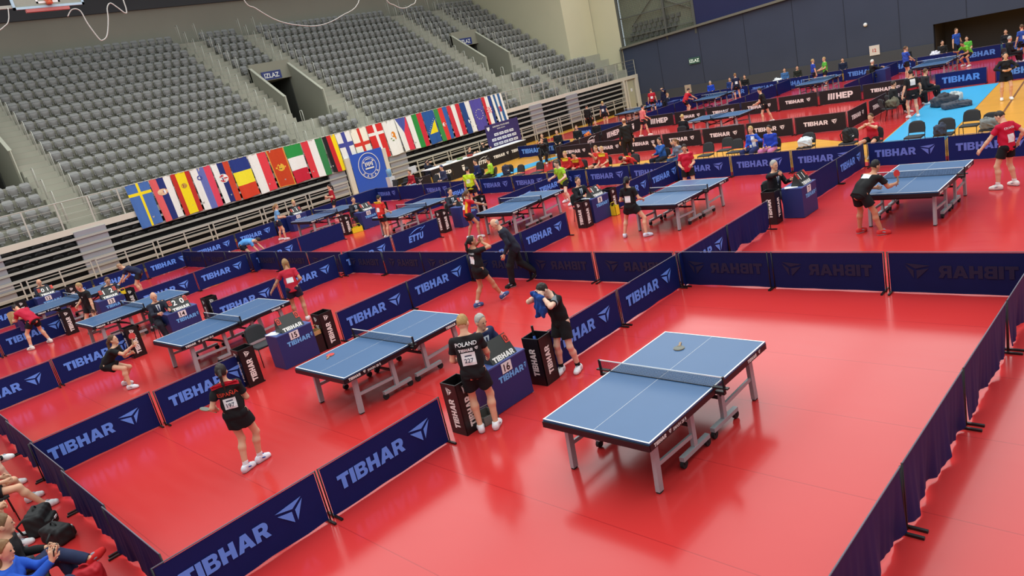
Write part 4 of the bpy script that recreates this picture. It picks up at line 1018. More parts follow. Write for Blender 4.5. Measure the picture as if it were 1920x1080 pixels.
def person(label, x, y, face, H=1.7, pose='stand', female=False, top=((30, 30, 32), 'tee'), bottom=((28, 28, 30), 'shorts'), shoe=(232, 232, 236), hair=((50, 36, 28), 'short'), sk=None, res=.014, z=.006, group=None, accent=None, sock=None, **ov):
    """top: (rgb, tee|long|jacket); bottom: (rgb, shorts|skirt|pants)"""
    P = dict(pel=(0, 0, .925), lean=0, side=0, twist=0, head=(0, 0), fl=(-.10, 0), fr=(.10, 0), ftl=(8, 0), ftr=(-8, 0), hl=(-.25, .03, .80), hr=(.25, .03, .80), el=(-.35, -.6, -.5), er=(.35, -.6, -.5), gl=None, gr=None)
    P.update(POSES[pose]); P.update(ov)
    s = H / 1.70; h = res
    def loc_(q, lift=0):
        a = R(90 - face); dx, dy = q[0] - x, q[1] - y
        r = [(dx * math.cos(a) - dy * math.sin(a)) / s, (dx * math.sin(a) + dy * math.cos(a)) / s]
        return tuple(r + ([(q[2] - z) / s] if len(q) > 2 else []))
    for kk, tk_ in (('wl', 'fl'), ('wr', 'fr'), ('whl', 'hl'), ('whr', 'hr')):
        if kk in P: P[tk_] = loc_(P[kk])
    sk = sk or skin
    t = thing('person', label, 'person', (x, y, z), face - 90, group)
    up = V3(0, 0, 1)
    U = rotv(rotv(up, V3(1, 0, 0), -P['lean']), V3(0, 1, 0), P['side']); Rt = rotv(rotv(V3(1, 0, 0), V3(0, 1, 0), P['side']), U, P['twist']); Fw = np.cross(U, Rt)
    pel = np.array(P['pel']) * 1.0
    up0 = nrm(up * .5 + U * .5)      # lower spine
    wz = pel + up0 * .12; ch = wz + U * .20; nk = wz + U * .37
    sw = .158 if female else .178; hw = .092 if female else .085
    shl = {-1: nk - U * .035 - Rt * sw, 1: nk - U * .035 + Rt * sw}
    hip = {-1: pel - V3(hw, 0, 0), 1: pel + V3(hw, 0, 0)}
    hu = nrm(U * .55 + up * .45); hu = rotv(hu, V3(1, 0, 0), -P['head'][0]); hf = nrm(np.cross(hu, V3(1, 0, 0)) * 1.0); hf = rotv(hf, hu, P['head'][1])
    hr_ = np.cross(hf, hu); hb = nk + nrm(U * .6 + hu * .4) * .075; hc = hb + hu * .115 + hf * .015
    MH = np.array([hr_, hf, hu])
    legs, arms = {}, {}
    for sd, fk, tk in ((-1, 'fl', 'ftl'), (1, 'fr', 'ftr')):
        f_ = P[fk]; ank = V3(f_[0], f_[1], .085 + (f_[2] if len(f_) > 2 else 0)); toe, pit = P[tk]
        td = rotv(V3(0, 1, 0), up, toe)
        kn, ank = ik(hip[sd], ank, .435, .43, td + V3(sd * .12, 0, 0))
        td = rotv(td, np.cross(td, up), pit); tn = np.cross(np.cross(td, up), td); legs[sd] = (kn, ank, td, tn)
    for sd, hk, ek in ((-1, 'hl', 'el'), (1, 'hr', 'er')):
        e, w = ik(shl[sd], np.array(P[hk], float), .285, .255, np.array(P[ek], float)); arms[sd] = (e, w)
    fat = P.get('fat', 1.0)
    def torso(g, k=.05):
        w1, w2 = (.052, .050) if female else (.062, .072); r1, r2 = (.090, .092) if female else (.095, .103)
        r1 *= fat; r2 *= fat
        pr = [seg(hip[-1] + V3(0, -.01, 0), hip[1] + V3(0, -.01, 0), .090 + g, .090 + g, k)]
        for q in (-1, 1):
            pr += [seg(pel + Rt * q * .05, wz + U * .06 + Rt * q * w1, r1 + g, r1 - .006 + g, k), seg(wz + U * .06 + Rt * q * w1, ch + U * .06 + Rt * q * w2, r1 - .004 + g, r2 + g - .004, k)]
            pr += [seg(pel + V3(q * .05, -.026, -.03), pel + V3(q * .05, -.012, .03), .080 + g, .075 + g, k)]
            if female: pr.append(ell(ch + U * .03 + Rt * q * .062 + Fw * .070, (.050 + g, .046 + g, .050 + g), None, .04))
        pr += [seg(shl[-1], shl[1], .055 + g, .055 + g, k), seg(nk - U * .03 - Rt * .09, nk + U * .03, .045 + g, .045 + g, k), seg(nk - U * .03 + Rt * .09, nk + U * .03, .045 + g, .045 + g, k)]
        return pr
    B = torso(0)
    B += [seg(nk - U * .02, hb + hu * .02, .055, .052, .03), ell(hc + hu * .02, (.074, .094, .108), MH, .02), seg(hc - hu * .045 + hf * .03, hc - hu * .085 + hf * .055, .056, .036, .03), seg(hc + hf * .084, hc - hu * .022 + hf * .099, .010, .0125, .014)]
    for q in (-1, 1): B.append(ell(hc + hr_ * q * .076 - hf * .005 - hu * .005, (.014, .024, .034), MH, .008))
    for sd in (-1, 1):
        kn, ank, td, tn = legs[sd]; hp = hip[sd]
        B += [seg(hp, kn, .081, .053, .04), seg(kn, kn + (ank - kn) * .3 - td * .018, .052, .057, .03), seg(kn + (ank - kn) * .3 - td * .018, ank, .056, .036, .03), seg(ank, ank - tn * .045 + td * .08, .038, .034, .02)]
        e, w = arms[sd]; fd = nrm(w - e); sx = Rt * sd
        B += [seg(shl[sd], e, .050, .040, .03), seg(e, e + (w - e) * .35, .040, .042, .02), seg(e + (w - e) * .35, w, .041, .027, .02)]
        hd = P['gl' if sd < 0 else 'gr']; hd = fd if hd is None else nrm(np.array(hd, float))
        sideax = nrm(np.cross(hd, sx + V3(.01, .02, .03))); pn = nrm(np.cross(sideax, hd)) * sd
        if pn @ (np.array([0, .2, 1.2]) * 0 - sx) < 0: pn = -pn      # palm faces inwards
        kc = w + hd * .085
        B += [seg(w, kc + sideax * .022, .025, .021, .015), seg(w, kc - sideax * .022, .025, .021, .015)]
        fr = max(.0085, res * .55)
        for i, (o_, l_) in enumerate(((-.033, .062), (-.011, .076), (.011, .080), (.034, .072))):
            k0 = kc + sideax * o_; k1 = k0 + nrm(hd + pn * .35) * l_ * .55; k2 = k1 + nrm(hd * .7 + pn * .8) * l_ * .5
            B += [seg(k0, k1, fr + .001, fr, .006), seg(k1, k2, fr, fr * .9, .004)]
        t0 = w + hd * .03 + sideax * .026; t1 = t0 + nrm(hd * .6 + sideax * .8 + pn * .3) * .045; B += [seg(t0, t1, .013, .011, .01), seg(t1, t1 + nrm(hd + pn * .5) * .032, fr + .001, fr, .004)]
    ph_ = (x * 3.1 + y * 1.7) % 6.28
    def part(name, stages, m, rs=None, lab=None, wr=None):
        Vv, Q = sdf(stages, rs or h, wr)
        if len(Q) == 0: return None
        me = np_mesh(name, Vv * s, Q, m); o = ob(name, me, t, label=lab); return o
    part('body', [(B, [])], sk)
    # clothes
    tc, tt = top; g = .016 if tt == 'tee' else .020
    hem = {'tee': -.085, 'long': -.075, 'jacket': -.14, 'vest': -.06}[tt]
    ts = torso(g); ts = [q_ for i_, q_ in enumerate(ts) if i_ != 0 and not (q_[0] == 'c' and abs(q_[3] - (.080 + g)) < 1e-6)] if tt != 'jacket' else ts
    for q in (-1, 1): ts.append(seg(pel - U * .10 + Rt * q * (.050 if female else .058), wz + Rt * q * .05, .108 if female else .112, .100, .05))
    tp = [(ts, [(-U, -(pel + U * hem) @ U), (hu, (nk + U * .028) @ hu)])]
    frac = {'tee': .62, 'long': .97, 'jacket': .97, 'vest': .1}[tt]
    sl = []
    for sd in (-1, 1):
        e, w = arms[sd]
        if tt in ('tee', 'vest'): sl.append(seg(shl[sd], shl[sd] + (e - shl[sd]) * frac, .062, .064, .03, True))
        else: sl += [seg(shl[sd], e, .064, .054, .03), seg(e, e + (w - e) * .96, .054, .042, .03, True)]
    tp.append((sl, []))
    shirt = part('jacket' if tt == 'jacket' else 'shirt', tp, MC(tc), wr=(.0055, 26, 34, ph_))
    bc, bt = bottom; Lp = []; cut = [(up0, (pel + up0 * .07) @ up0)]
    hips = [q for q in torso(.010)[:1]] + [seg(pel + V3(q * .05, -.022, -.02), pel + up0 * .08 + V3(q * .05, 0, 0), .092, .088, .05) for q in (-1, 1)]
    if bt == 'pants':
        for sd in (-1, 1):
            kn, ank, td, tn = legs[sd]; Lp += [seg(hip[sd], kn, .104, .080, .05), seg(kn, ank - (ank - kn) * .04 - td * .008, .084, .068, .03, True)]
        part('trousers', [(hips, cut), (Lp, [])], MC(bc), wr=(.0045, 30, 22, ph_))
    else:
        fr_ = {'shorts': .55, 'skirt': .42}[bt] * P.get('len', 1.0)
        for sd in (-1, 1):
            kn = legs[sd][0]; Lp.append(seg(hip[sd], hip[sd] + (kn - hip[sd]) * fr_, .097, .104 if bt == 'shorts' else .106, .05 if bt == 'shorts' else .09, True))
        if bt == 'skirt':
            mid = (legs[-1][0] + legs[1][0]) / 2 * fr_ + pel * (1 - fr_); Lp.append(seg(pel, mid, .105, .132, .09, True))
        part('skirt' if bt == 'skirt' else 'shorts', [(hips, cut), (Lp, [])], MC(bc), wr=(.0045, 30, 22, ph_))
    for sd in (-1, 1):
        kn, ank, td, tn = legs[sd]; hl_ = ank - tn * .042 - td * .048; bl_ = ank - tn * .044 + td * .085; tl_ = ank - tn * .050 + td * .140; sv = np.cross(td, tn)
        sh = [seg(hl_, bl_, .046, .046, .03), seg(bl_ + sv * .008, tl_ + sv * .006, .046, .040, .03), seg(bl_ - sv * .008, tl_ - sv * .004, .044, .038, .03), seg(hl_ + tn * .03, ank + tn * .012 - td * .01, .042, .045, .03), seg(ank + tn * .005, bl_ + tn * .012, .044, .036, .03)]
        so_ = part('shoe', [(sh, [(-tn, -(ank - tn * .084) @ tn), (tn, (ank + tn * .028) @ tn)])], MC(shoe), min(h, .011))
        if res <= .0125 and so_:
            sole = [([seg(hl_, bl_, .051, .051, .02), seg(bl_, tl_, .054, .047, .02)], [(-tn, -(ank - tn * .0855) @ tn), (tn, (ank - tn * .066) @ tn)])]
            Vv, Q = sdf(sole, .008); ob('sole', np_mesh('sole', Vv * s, Q, MC(P.get('sole', (190, 190, 196)))), so_)
            lc = [([seg(ank + tn * .016 + td * .048, bl_ + tn * .036 + td * .01, .024, .018, .01), seg(bl_ + sv * .040 + tn * .006, ank + td * .005 + sv * .040 - tn * .012, .016, .014, .01), seg(bl_ - sv * .040 + tn * .006, ank + td * .005 - sv * .040 - tn * .012, .016, .014, .01)], [])]
            Vv, Q = sdf(lc, .006); ob('lace_panel', np_mesh('lace_panel', Vv * s, Q, MC(P.get('lace', (150, 154, 166)))), so_)
        if sock is not None: part('sock', [([seg(ank - tn * .01, ank + nrm(kn - ank) * .09, .044, .046, .02, True)], [])], MC(sock), min(h, .012))
    # hair
    hcl, hs = hair; HM = mat('hair_%02x%02x%02x' % hcl, hcl, .55, noise=.35, scale=60, spec=.4)
    shell = [ell(hc + hu * .028 - hf * .004, (.083, .103, .115) if hs != 'short' else (.080, .101, .116), MH, .02)]
    if hs == 'bald': cuts = [(hu, (hc + hu * .055) @ hu), (-hu, -(hc - hu * .05) @ hu), (hf, (hc - hf * .015) @ hf)]
    else:
        nn = nrm(hf * .86 - hu * .50); cuts = [(nn, (hc + hf * .040 + hu * .045) @ nn), (nrm(-hu - hf * .35), -(hc - hu * (.040 if hs == 'short' else .065)) @ nrm(hu + hf * .35))]
    st = [(shell, cuts)]
    if hs in ('pony', 'braid'):
        a = hc - hf * .095 + hu * .045; b = a - hf * .05 - hu * .06; c = b - up * .13 - hf * .01; d = c - up * .10
        r = (.030, .034, .030, .012) if hs == 'pony' else (.030, .024, .020, .010)
        st.append(([seg(a, b, r[0], r[1], .02), seg(b, c, r[1], r[2], .02), seg(c, d, r[2], r[3], .02)], []))
    if hs == 'long':
        st.append(([seg(hc - hf * .05 + hr_ * q * .045 + hu * .02, hc - hf * .075 + hr_ * q * .05 - up * .26, .045, .03, .04) for q in (-1, 1)], []))
    if hs == 'bun': st.append(([ell(hc - hf * .105 + hu * .055, (.04, .04, .04), None)], []))
    part('hair', st, HM, min(h, .012), wr=(.0035, 130, 26, ph_))
    # face
    if res <= .013:
        for q in (-1, 1):
            Vv, Q = sdf([([ell(hc + hr_ * q * .031 + hf * .092 + hu * .012, (.012, .007, .007), MH)], [])], .003); ob('eye', np_mesh('eye', Vv * s, Q, blackp), t)
        Vv, Q = sdf([([ell(hc + hf * .092 - hu * .058, (.022, .007, .006), MH)], [])], .003); ob('mouth', np_mesh('mouth', Vv * s, Q, mat('lips', (176, 96, 88), .5)), t)
    t['rig'] = 1; del t['rig']
    info = dict(t=t, s=s, U=U, Rt=Rt, Fw=Fw, pel=pel, wz=wz, ch=ch, nk=nk, shl=shl, arms=arms, legs=legs, hc=hc, hf=hf, hu=hu, hr=hr_, shirt=shirt, face=face, x=x, y=y, z=z)
    if accent: accent(info)
    return info
def to_world(I, p):
    a = R(I['face'] - 90); p = np.asarray(p) * I['s']; return (I['x'] + p[0] * math.cos(a) - p[1] * math.sin(a), I['y'] + p[0] * math.sin(a) + p[1] * math.cos(a), I['z'] + p[2])
def decal(I, name, mb, c, n, u, mats, off=.004, parent=None):
    """lays a flat print (x right, y up, mats) on the shirt: shot along -n from c"""
    o = I['shirt']; me = o.data; bv = BVHTree.FromPolygons([tuple(v.co) for v in me.vertices], [tuple(p.vertices) for p in me.polygons])
    n = nrm(n); r = np.cross(u, n); c = np.asarray(c) * I['s']; out = []
    for x, y, zz in mb.v:
        p = c + r * x + u * y; h = bv.ray_cast(Vector(p + n * .5), Vector(-n), 1.0)
        q = h[0] if h[0] is not None else Vector(p + n * .1); out.append(tuple(q + Vector(n) * (off + zz)))
    m2 = MB(); m2.v = out; m2.f = mb.f; m2.m = mb.m
    return ob(name, m2.mesh(name, mats), o)
def bib(I, txt='', w=.19, h=.16, at=None, front=False):
    b = MB(); b.grid(lambda u, v: ((u - .5) * w, (v - .5) * h, 0), 6, 5)
    n = I['Fw'] if front else -I['Fw']; c = I['wz'] + I['U'] * .09 if at is None else at
    decal(I, 'number_bib', b, c, n, I['U'], white_p)
    if txt:
        b = MB(); ww = font_mesh(txt, .02)[2] * .06; put_text(b, txt, .06, lambda x, y: (x - ww / 2, y - .05, .002)); b.grid(lambda u, v: ((u - .5) * .10, .035 + v * .018, .002), 4, 1)
        decal(I, 'bib_number', b, c, n, I['U'], mat('bib_ink', (60, 60, 80), .6))
def back_text(I, rows, front=False):
    for txt, hh, dy, rgb, blocky in rows:
        b = MB()
        if blocky: ww = text_w(txt, hh); letters(b, txt, hh, lambda x, y: (x - ww / 2 - .02, y, 0)); mark(b, hh * 1.2, lambda x, y: (x + ww / 2 + .0, y, 0))
        else: ww = font_mesh(txt, .02)[2] * hh; put_text(b, txt, hh, lambda x, y: (x - ww / 2, y, 0), .02)
        decal(I, 'lettering', b, I['wz'] + I['U'] * dy, I['Fw'] if front else -I['Fw'], I['U'], MC(rgb))
def patch(I, name, poly, rgb, c, front=True, off=.005):
    b = MB(); us = [p[0] for p in poly]
    # fan of the outline, refined so that it follows the cloth
    n = 6; ctr = (sum(p[0] for p in poly) / len(poly), sum(p[1] for p in poly) / len(poly))
    for i in range(len(poly)):
        p, q = poly[i], poly[(i + 1) % len(poly)]
        b.grid(lambda u, v: (ctr[0] + (p[0] + (q[0] - p[0]) * u - ctr[0]) * v, ctr[1] + (p[1] + (q[1] - p[1]) * u - ctr[1]) * v, 0), n, n)
    decal(I, name, b, c, I['Fw'] if front else -I['Fw'], I['U'], MC(rgb), off)
def suit_front(I):
    patch(I, 'shirt_front', [(-.055, .36), (.055, .36), (.03, .2), (0, .08), (-.03, .2)], (226, 230, 236), I['wz'])
    patch(I, 'tie', [(-.014, .34), (.014, .34), (.024, .16), (0, .11), (-.024, .16)], (60, 66, 96), I['wz'], True, .008)
BLK, NV = (30, 29, 31), (34, 38, 66)
SUIT = (38, 40, 54)
BR, DK, BLO, GRY, GING = (92, 66, 44), (44, 32, 28), (196, 164, 104), (176, 172, 164), (150, 108, 64)
ENEAR = .0085
# ------------------------------------------------ players, front courts
def esp(I):
    back_text(I, [('ESPA\u00d1A', .058, .215, (216, 74, 54), False)]); bib(I, '197', .18, .16)
    patch(I, 'shoulder_panel', [(-.19, .405), (-.06, .43), (.06, .43), (.19, .405), (.20, .33), (.08, .355), (-.08, .355), (-.20, .33)], (214, 40, 60), I['wz'], False)
E_ = person('girl in black and red lettered shirt, seen from behind, by the table at desk fifteen', -5.345, -3.14, 148, 1.66, 'relaxed', True, (BLK, 'tee'), ((26, 25, 28), 'skirt'), (228, 230, 238), (DK, 'braid'), res=ENEAR, accent=esp,
       wl=(-5.32, -3.27), wr=(-5.37, -3.01), hl=(-.27, .16, 1.0), hr=(.14, .30, 1.06), gl=(-.5, .8, .1), ftl=(-38, 0), ftr=(-48, 0), len=1.15, sock=(230, 230, 232), lace=(50, 90, 170))
w_ = to_world(E_, E_['arms'][-1][1]); racket('grey', (w_[0] - .05, w_[1] - .07, w_[2] + .01), (R(25), R(10), R(130)), 'dark racket held by the girl in the red and black lettered shirt')
def pol(I): back_text(I, [('POLAND', .055, .275, (236, 236, 236), False), ('TIBHAR', .042, .195, (236, 236, 236), True)]); bib(I, '227', .20, .18)
person('blond boy in black lettered shirt, seen from behind, leaning over the bin before desk sixteen', -2.48, -.87, 132, 1.72, 'relaxed', False, (BLK, 'tee'), ((27, 26, 29), 'shorts'), (236, 236, 240), ((176, 138, 84), 'short'), res=ENEAR, accent=pol,
       wl=(-2.54, -.94), wr=(-2.38, -.78), lean=6, head=(14, -12), hl=(-.22, .30, 1.0), hr=(.20, .36, .98), ftl=(12, 0), ftr=(-12, 0), len=1.2)
def tow(I): pass
T_ = person('boy in black with grey shoulders hiding his face in a blue towel', -2.53, 1.12, 258, 1.62, 'relaxed', False, (BLK, 'tee'), ((26, 25, 28), 'shorts'), (238, 236, 240), (DK, 'short'), res=ENEAR, sk=skin3,
       wl=(-2.40, 1.18), wr=(-2.66, 1.05), lean=12, head=(34, 0), hl=(-.085, .30, 1.47), hr=(.085, .30, 1.47), el=(-.9, .1, -.5), er=(.9, .1, -.5), gl=(.3, .1, .9), gr=(-.3, .1, .9), ftl=(30, 0), ftr=(30, 0), sock=(24, 24, 26), len=1.2)
for q in (-1, 1):
    e_ = T_['arms'][q][0]; a_ = T_['shl'][q]
    Vv, Q = sdf([([seg(a_ - T_['Rt'] * q * .03, a_ + (e_ - a_) * .60, .068, .0675, .02, True)], [])], .009); ob('shoulder_panel', np_mesh('shoulder_panel', Vv * T_['s'], Q, mat('mottled_grey', (112, 118, 124), .8, noise=.4, scale=60)), T_['shirt'])
tp = to_world(T_, T_['hc'] + T_['hf'] * .135 + V3(0, .02, -.14))
Vv, Q = sdf([([rbox((0, 0, .03), (.105, .045, .16), .04, None, .03), seg((-.07, 0, .14), (.08, .01, .20), .05, .045, .04), seg((.05, .0, -.05), (.09, .02, -.18), .05, .035, .04), seg((-.06, .0, -.05), (-.05, .02, -.16), .05, .035, .04)], [])], .008, (.012, 60, 30, 1.0))
o = ob('towel', np_mesh('towel', Vv, Q, mat('towel_blue', (26, 72, 150), .9, noise=.25, scale=40, bump=.4)), loc=tp, rz=T_['face'] - 90); tag(o, 'blue towel pressed to the face of the boy in black', 'towel')
def bibp(I): bib(I, '', .15, .17, I['wz'] + I['U'] * .14); back_text(I, [('POLAND', .035, .275, (220, 220, 220), False)])
person('girl in black striding with hands at her face behind the table at desk fifteen', -6.86, 3.44, 84, 1.62, 'relaxed', True, (BLK, 'tee'), ((25, 24, 27), 'skirt'), (70, 90, 140), ((30, 24, 24), 'pony'), res=.010, accent=bibp, sk=skin2,
       wl=(-6.98, 3.22), wr=(-6.68, 3.78), pel=(0, -.04, .88), head=(-6, -25), hl=(-.04, .20, 1.48), hr=(.05, .21, 1.46), el=(-.9, -.1, -.5), er=(.9, -.1, -.4), gl=(.2, .2, .9), gr=(-.2, .2, .9), ftl=(0, 0), ftr=(-8, 20), sock=(228, 228, 232), sole=(232, 232, 236), lace=(210, 214, 222))
person('grey-bearded man in dark suit walking with a forward stoop behind the front courts', -7.05, 4.70, 226, 1.74, 'relaxed', False, (SUIT, 'jacket'), ((30, 29, 33), 'pants'), (30, 28, 28), (GRY, 'bald'), res=.010, accent=suit_front,
       fl=(-.09, .16), fr=(.12, -.44, .10), pel=(0, -.06, .91), lean=26, head=(16, 12), hl=(-.26, .18, .84), hr=(.26, .10, .86), ftr=(0, -42))
def crb(I): bib(I, '', .16, .17, I['wz'] + I['U'] * .16)
C_ = person('girl in black crouching with a red racket before the table at desk fourteen', -12.45, -2.68, 50, 1.62, 'crouch', True, (BLK, 'tee'), ((24, 23, 26), 'skirt'), (232, 232, 236), (BR, 'pony'), res=.010, accent=crb,
       fl=(-.24, -.14), fr=(.20, .16), pel=(0, -.26, .64), lean=46, head=(-34, 0), hl=(-.04, .34, .78), hr=(.16, .50, .98), er=(.3, -.3, -1), ftl=(0, 0), ftr=(0, 0))
w_ = to_world(C_, C_['arms'][1][1]); racket('red', (w_[0] + .03, w_[1] + .05, w_[2] + .12), (R(72), R(8), R(52)), 'red racket raised by the crouching girl in black')
def r14(I): bib(I, '', .17, .13, I['wz'] + I['U'] * .11)
person('girl with long light hair in red shirt leaning on the table end by desk fifteen', -11.72, 1.45, 150, 1.62, 'relaxed', True, ((196, 42, 62), 'tee'), ((38, 38, 58), 'shorts'), (228, 226, 228), ((156, 118, 74), 'long'), res=.011, accent=r14, sk=skin2,
       lean=10, head=(14, 10), whl=(-12.2, 1.0, .80), hr=(.20, .18, 1.05), fl=(-.12, .02), fr=(.14, -.05))
def p13(I): patch(I, 'chest_mark', [(-.03, .02), (.03, .02), (0, -.02)], (220, 220, 220), I['wz'] + I['U'] * .22)
B13 = person('blond boy in black holding a racket beside the table at desk thirteen', -19.9, -1.1, 292, 1.66, 'apart', False, (BLK, 'tee'), ((26, 25, 28), 'shorts'), (90, 70, 60), ((176, 142, 96), 'short'), res=.012, accent=p13,
       lean=10, side=-8, head=(10, -30), hl=(-.34, .14, .80), hr=(.30, .12, 1.0))
w_ = to_world(B13, B13['arms'][-1][1]); racket('black', (w_[0] + .03, w_[1] - .03, w_[2] - .14), (R(100), 0, R(40)), 'dark racket hanging in the hand of the blond boy in black')
person('boy in red shirt bending over a towel beside the barrier before desk thirteen', -21.02, -2.5, 205, 1.68, 'relaxed', False, ((190, 34, 62), 'tee'), ((28, 28, 34), 'shorts'), (236, 232, 222), (DK, 'short'), res=.012, sk=skin,
       fl=(-.28, .02), fr=(.26, -.12), pel=(0, -.12, .87), lean=52, head=(26, 0), hl=(-.08, .60, .92), hr=(.06, .56, .96), sock=(226, 224, 220))
b = MB(); b.grid(lambda u, v: ((u - .5) * .34, .06 * math.sin(u * 8) * v, -.36 * v + .05 * math.sin(4 * u)), 12, 10); b.grid(lambda u, v: ((.5 - u) * .3, .08 + .05 * math.sin(u * 7) * v, -.33 * v), 12, 8)
o = ob('towel', b.mesh('towel', mat('towel_cream', (206, 180, 130), .9, noise=.25, scale=30), True), loc=(-21.72, -2.74, 1.16), rz=60); tag(o, 'cream towel in the hands of the boy bending in red', 'towel')
o = ob('towel', b.mesh('towel', mat('towel_violet', (84, 56, 120), .9, noise=.25, scale=30), True), loc=(-21.55, -2.72, .90), rz=30); tag(o, 'violet towel dangling below the boy bending in red', 'towel')
person('boy in navy bent double at the far end of the table by desk twelve', -23.6, 1.55, 235, 1.66, 'bend', False, (NV, 'tee'), ((34, 34, 44), 'shorts'), (60, 60, 70), ((170, 130, 100), 'short'), res=.014, lean=62, head=(10, 0))
person('player in pale blue shirt stooping over the cross barrier for a ball', -22.2, 5.25, 40, 1.68, 'bend', False, ((92, 158, 224), 'tee'), ((30, 30, 44), 'shorts'), (230, 230, 232), (DK, 'short'), res=.014, lean=94, pel=(0, -.1, .82), fl=(-.1, -.72, .50), fr=(.1, 0), ftl=(0, -60), head=(30, 0), hl=(-.2, .62, .42), hr=(.12, .56, .36))
# ------------------------------------------------ umpires at the desks
def ump(no, x, y, label, hair=(GRY, 'bald'), face=0, fem=False, **k):
    chair(x, y, face, 'black padded chair under the umpire at desk %s' % NUMW[no])
    return person(label, x, y, face, 1.74, 'sit', fem, (k.pop('col', SUIT), 'jacket'), ((36, 36, 46), 'pants'), (30, 28, 28), hair, res=k.pop('res', .013), accent=suit_front, **k)
ump(16, -3.35, .12, 'white-haired umpire in navy jacket behind the scoreboard at desk sixteen', (GRY, 'short'), 0, lean=14, hl=(-.15, .40, .80), hr=(.15, .42, .80), col=(36, 44, 78))
chair(-9.75, -.55, 0, 'empty black padded chair behind desk fifteen')
ump(14, -15.45, -.60, 'bald bearded umpire in dark suit behind desk fourteen', lean=6, head=(6, 0), hl=(-.15, .40, .80), hr=(.15, .42, .80))
ump(12, -27.15, -.75, 'bald umpire in dark suit behind desk twelve by the bleacher railing', lean=10, head=(12, 0), hl=(-.15, .40, .80), hr=(.15, .42, .80))
ump(13, -21.6, .05, 'umpire in dark navy suit behind desk thirteen', (BR, 'short'), lean=12, head=(14, 0), hl=(-.15, .40, .80), hr=(.15, .42, .80))
ump(7, -3.2, 10.40, 'grey-haired umpire in black suit stretching an open hand at desk seven', (GRY, 'short'), -15, lean=6, hl=(-.20, .30, .80), hr=(.42, .58, 1.12), gr=(.6, .6, .25), col=(30, 31, 36), res=.011)
ump(8, -9.40, 10.30, 'dark-haired umpire in black suit behind desk eight', (BR, 'short'), -15, hl=(-.15, .36, .80), hr=(.15, .38, .80), col=(28, 29, 34))
ump(9, -15.35, 10.20, 'bespectacled umpire in grey suit holding a white sheet at desk nine', (DK, 'short'), -15, hl=(-.08, .36, .86), hr=(.15, .38, .80), col=(46, 48, 60))
sheet((-14.98, 10.20, .895), 20, 'white score sheet in the hands of the umpire at desk nine')
ump(10, -21.40, 10.0, 'brown-haired umpire in dark suit and pale shirt behind desk ten', (BR, 'short'), -15, hl=(-.15, .36, .80), hr=(.15, .38, .80), col=(38, 40, 50))
ump(11, -27.35, 10.5, 'blonde umpire in black jacket behind desk eleven', (BLO, 'short'), -15, True, hl=(-.15, .36, .80), hr=(.15, .38, .80), col=(30, 30, 36))
# ------------------------------------------------ players, back courts
def b7(I): patch(I, 'number_bib', [(-.10, .08), (.10, .08), (.10, -.08), (-.10, -.08)], (226, 226, 226), I['wz'] + I['U'] * .26, False)
P7 = person('boy in black bending onto the near edge of the table by desk seven', -.40, 8.55, 66, 1.70, 'relaxed', False, (BLK, 'tee'), ((26, 25, 27), 'shorts'), (204, 52, 52), ((28, 24, 24), 'short'), res=.010, accent=b7, sk=skin2,
       wl=(-.64, 8.66), wr=(-.16, 8.50), pel=(0, -.18, .90), lean=58, head=(-20, -10), hl=(-.22, .46, .86), hr=(.20, .56, .94), ftl=(0, 0), ftr=(-30, 0), len=1.1)
w_ = to_world(P7, P7['arms'][1][1]); racket('red', (w_[0] + .03, w_[1] + .06, w_[2] + .10), (R(80), 0, R(60)), 'red racket upright in the hand of the boy bending at the table')
def cro(I): back_text(I, [('CROATIA', .045, .26, (236, 230, 232), False)]); bib(I, '', .17, .18, I['wz'] + I['U'] * .06)
person('boy in red lettered shirt standing with head bowed beyond the table by desk seven', 1.36, 11.98, 150, 1.70, 'relaxed', False, ((196, 24, 58), 'tee'), ((26, 25, 28), 'shorts'), (236, 232, 228), (DK, 'short'), res=.010, accent=cro,
       wl=(1.20, 11.84), wr=(1.46, 12.14), lean=6, head=(30, 15), hl=(-.40, .30, .92), hr=(.30, -.02, .98), sock=(232, 230, 230), ftl=(30, 0), ftr=(0, 0))
def g8(I): bib(I, '', .16, .17, I['wz'] + I['U'] * .10)
person('girl with long dark ponytail in black near the table at desk eight', -6.25, 8.47, 100, 1.64, 'relaxed', True, (BLK, 'tee'), ((26, 25, 28), 'skirt'), (216, 220, 236), ((28, 22, 22), 'pony'), res=.010, accent=g8,
       wl=(-6.58, 8.44), wr=(-5.93, 8.50), pel=(0, 0, .87), hl=(-.20, .22, 1.02), hr=(.26, .26, .98), ftl=(20, 0), ftr=(-50, 0), len=1.1)
person('girl in red shirt and black shorts beyond the table by desk eight', -6.95, 12.55, 300, 1.64, 'relaxed', True, ((196, 30, 56), 'tee'), ((26, 25, 28), 'shorts'), (226, 224, 226), (DK, 'bun'), res=.012, head=(20, 0), hl=(-.14, .24, 1.06), hr=(.16, .24, 1.04))
def g9(I): bib(I, '', .15, .16, I['wz'] + I['U'] * .12); patch(I, 'side_panel', [(.09, .3), (.14, .3), (.15, -.06), (.10, -.06)], (236, 190, 50), I['wz'], False)
person('girl in red and yellow shirt reaching a racket over the table by desk nine', -12.55, 8.42, 72, 1.62, 'relaxed', True, ((206, 40, 50), 'tee'), ((30, 28, 34), 'skirt'), (232, 230, 232), (BR, 'pony'), res=.011, accent=g9, sk=skin2,
       fl=(-.22, -.10), fr=(.20, .12), pel=(0, -.06, .87), lean=14, hl=(-.16, .26, 1.0), hr=(.22, .62, 1.02))
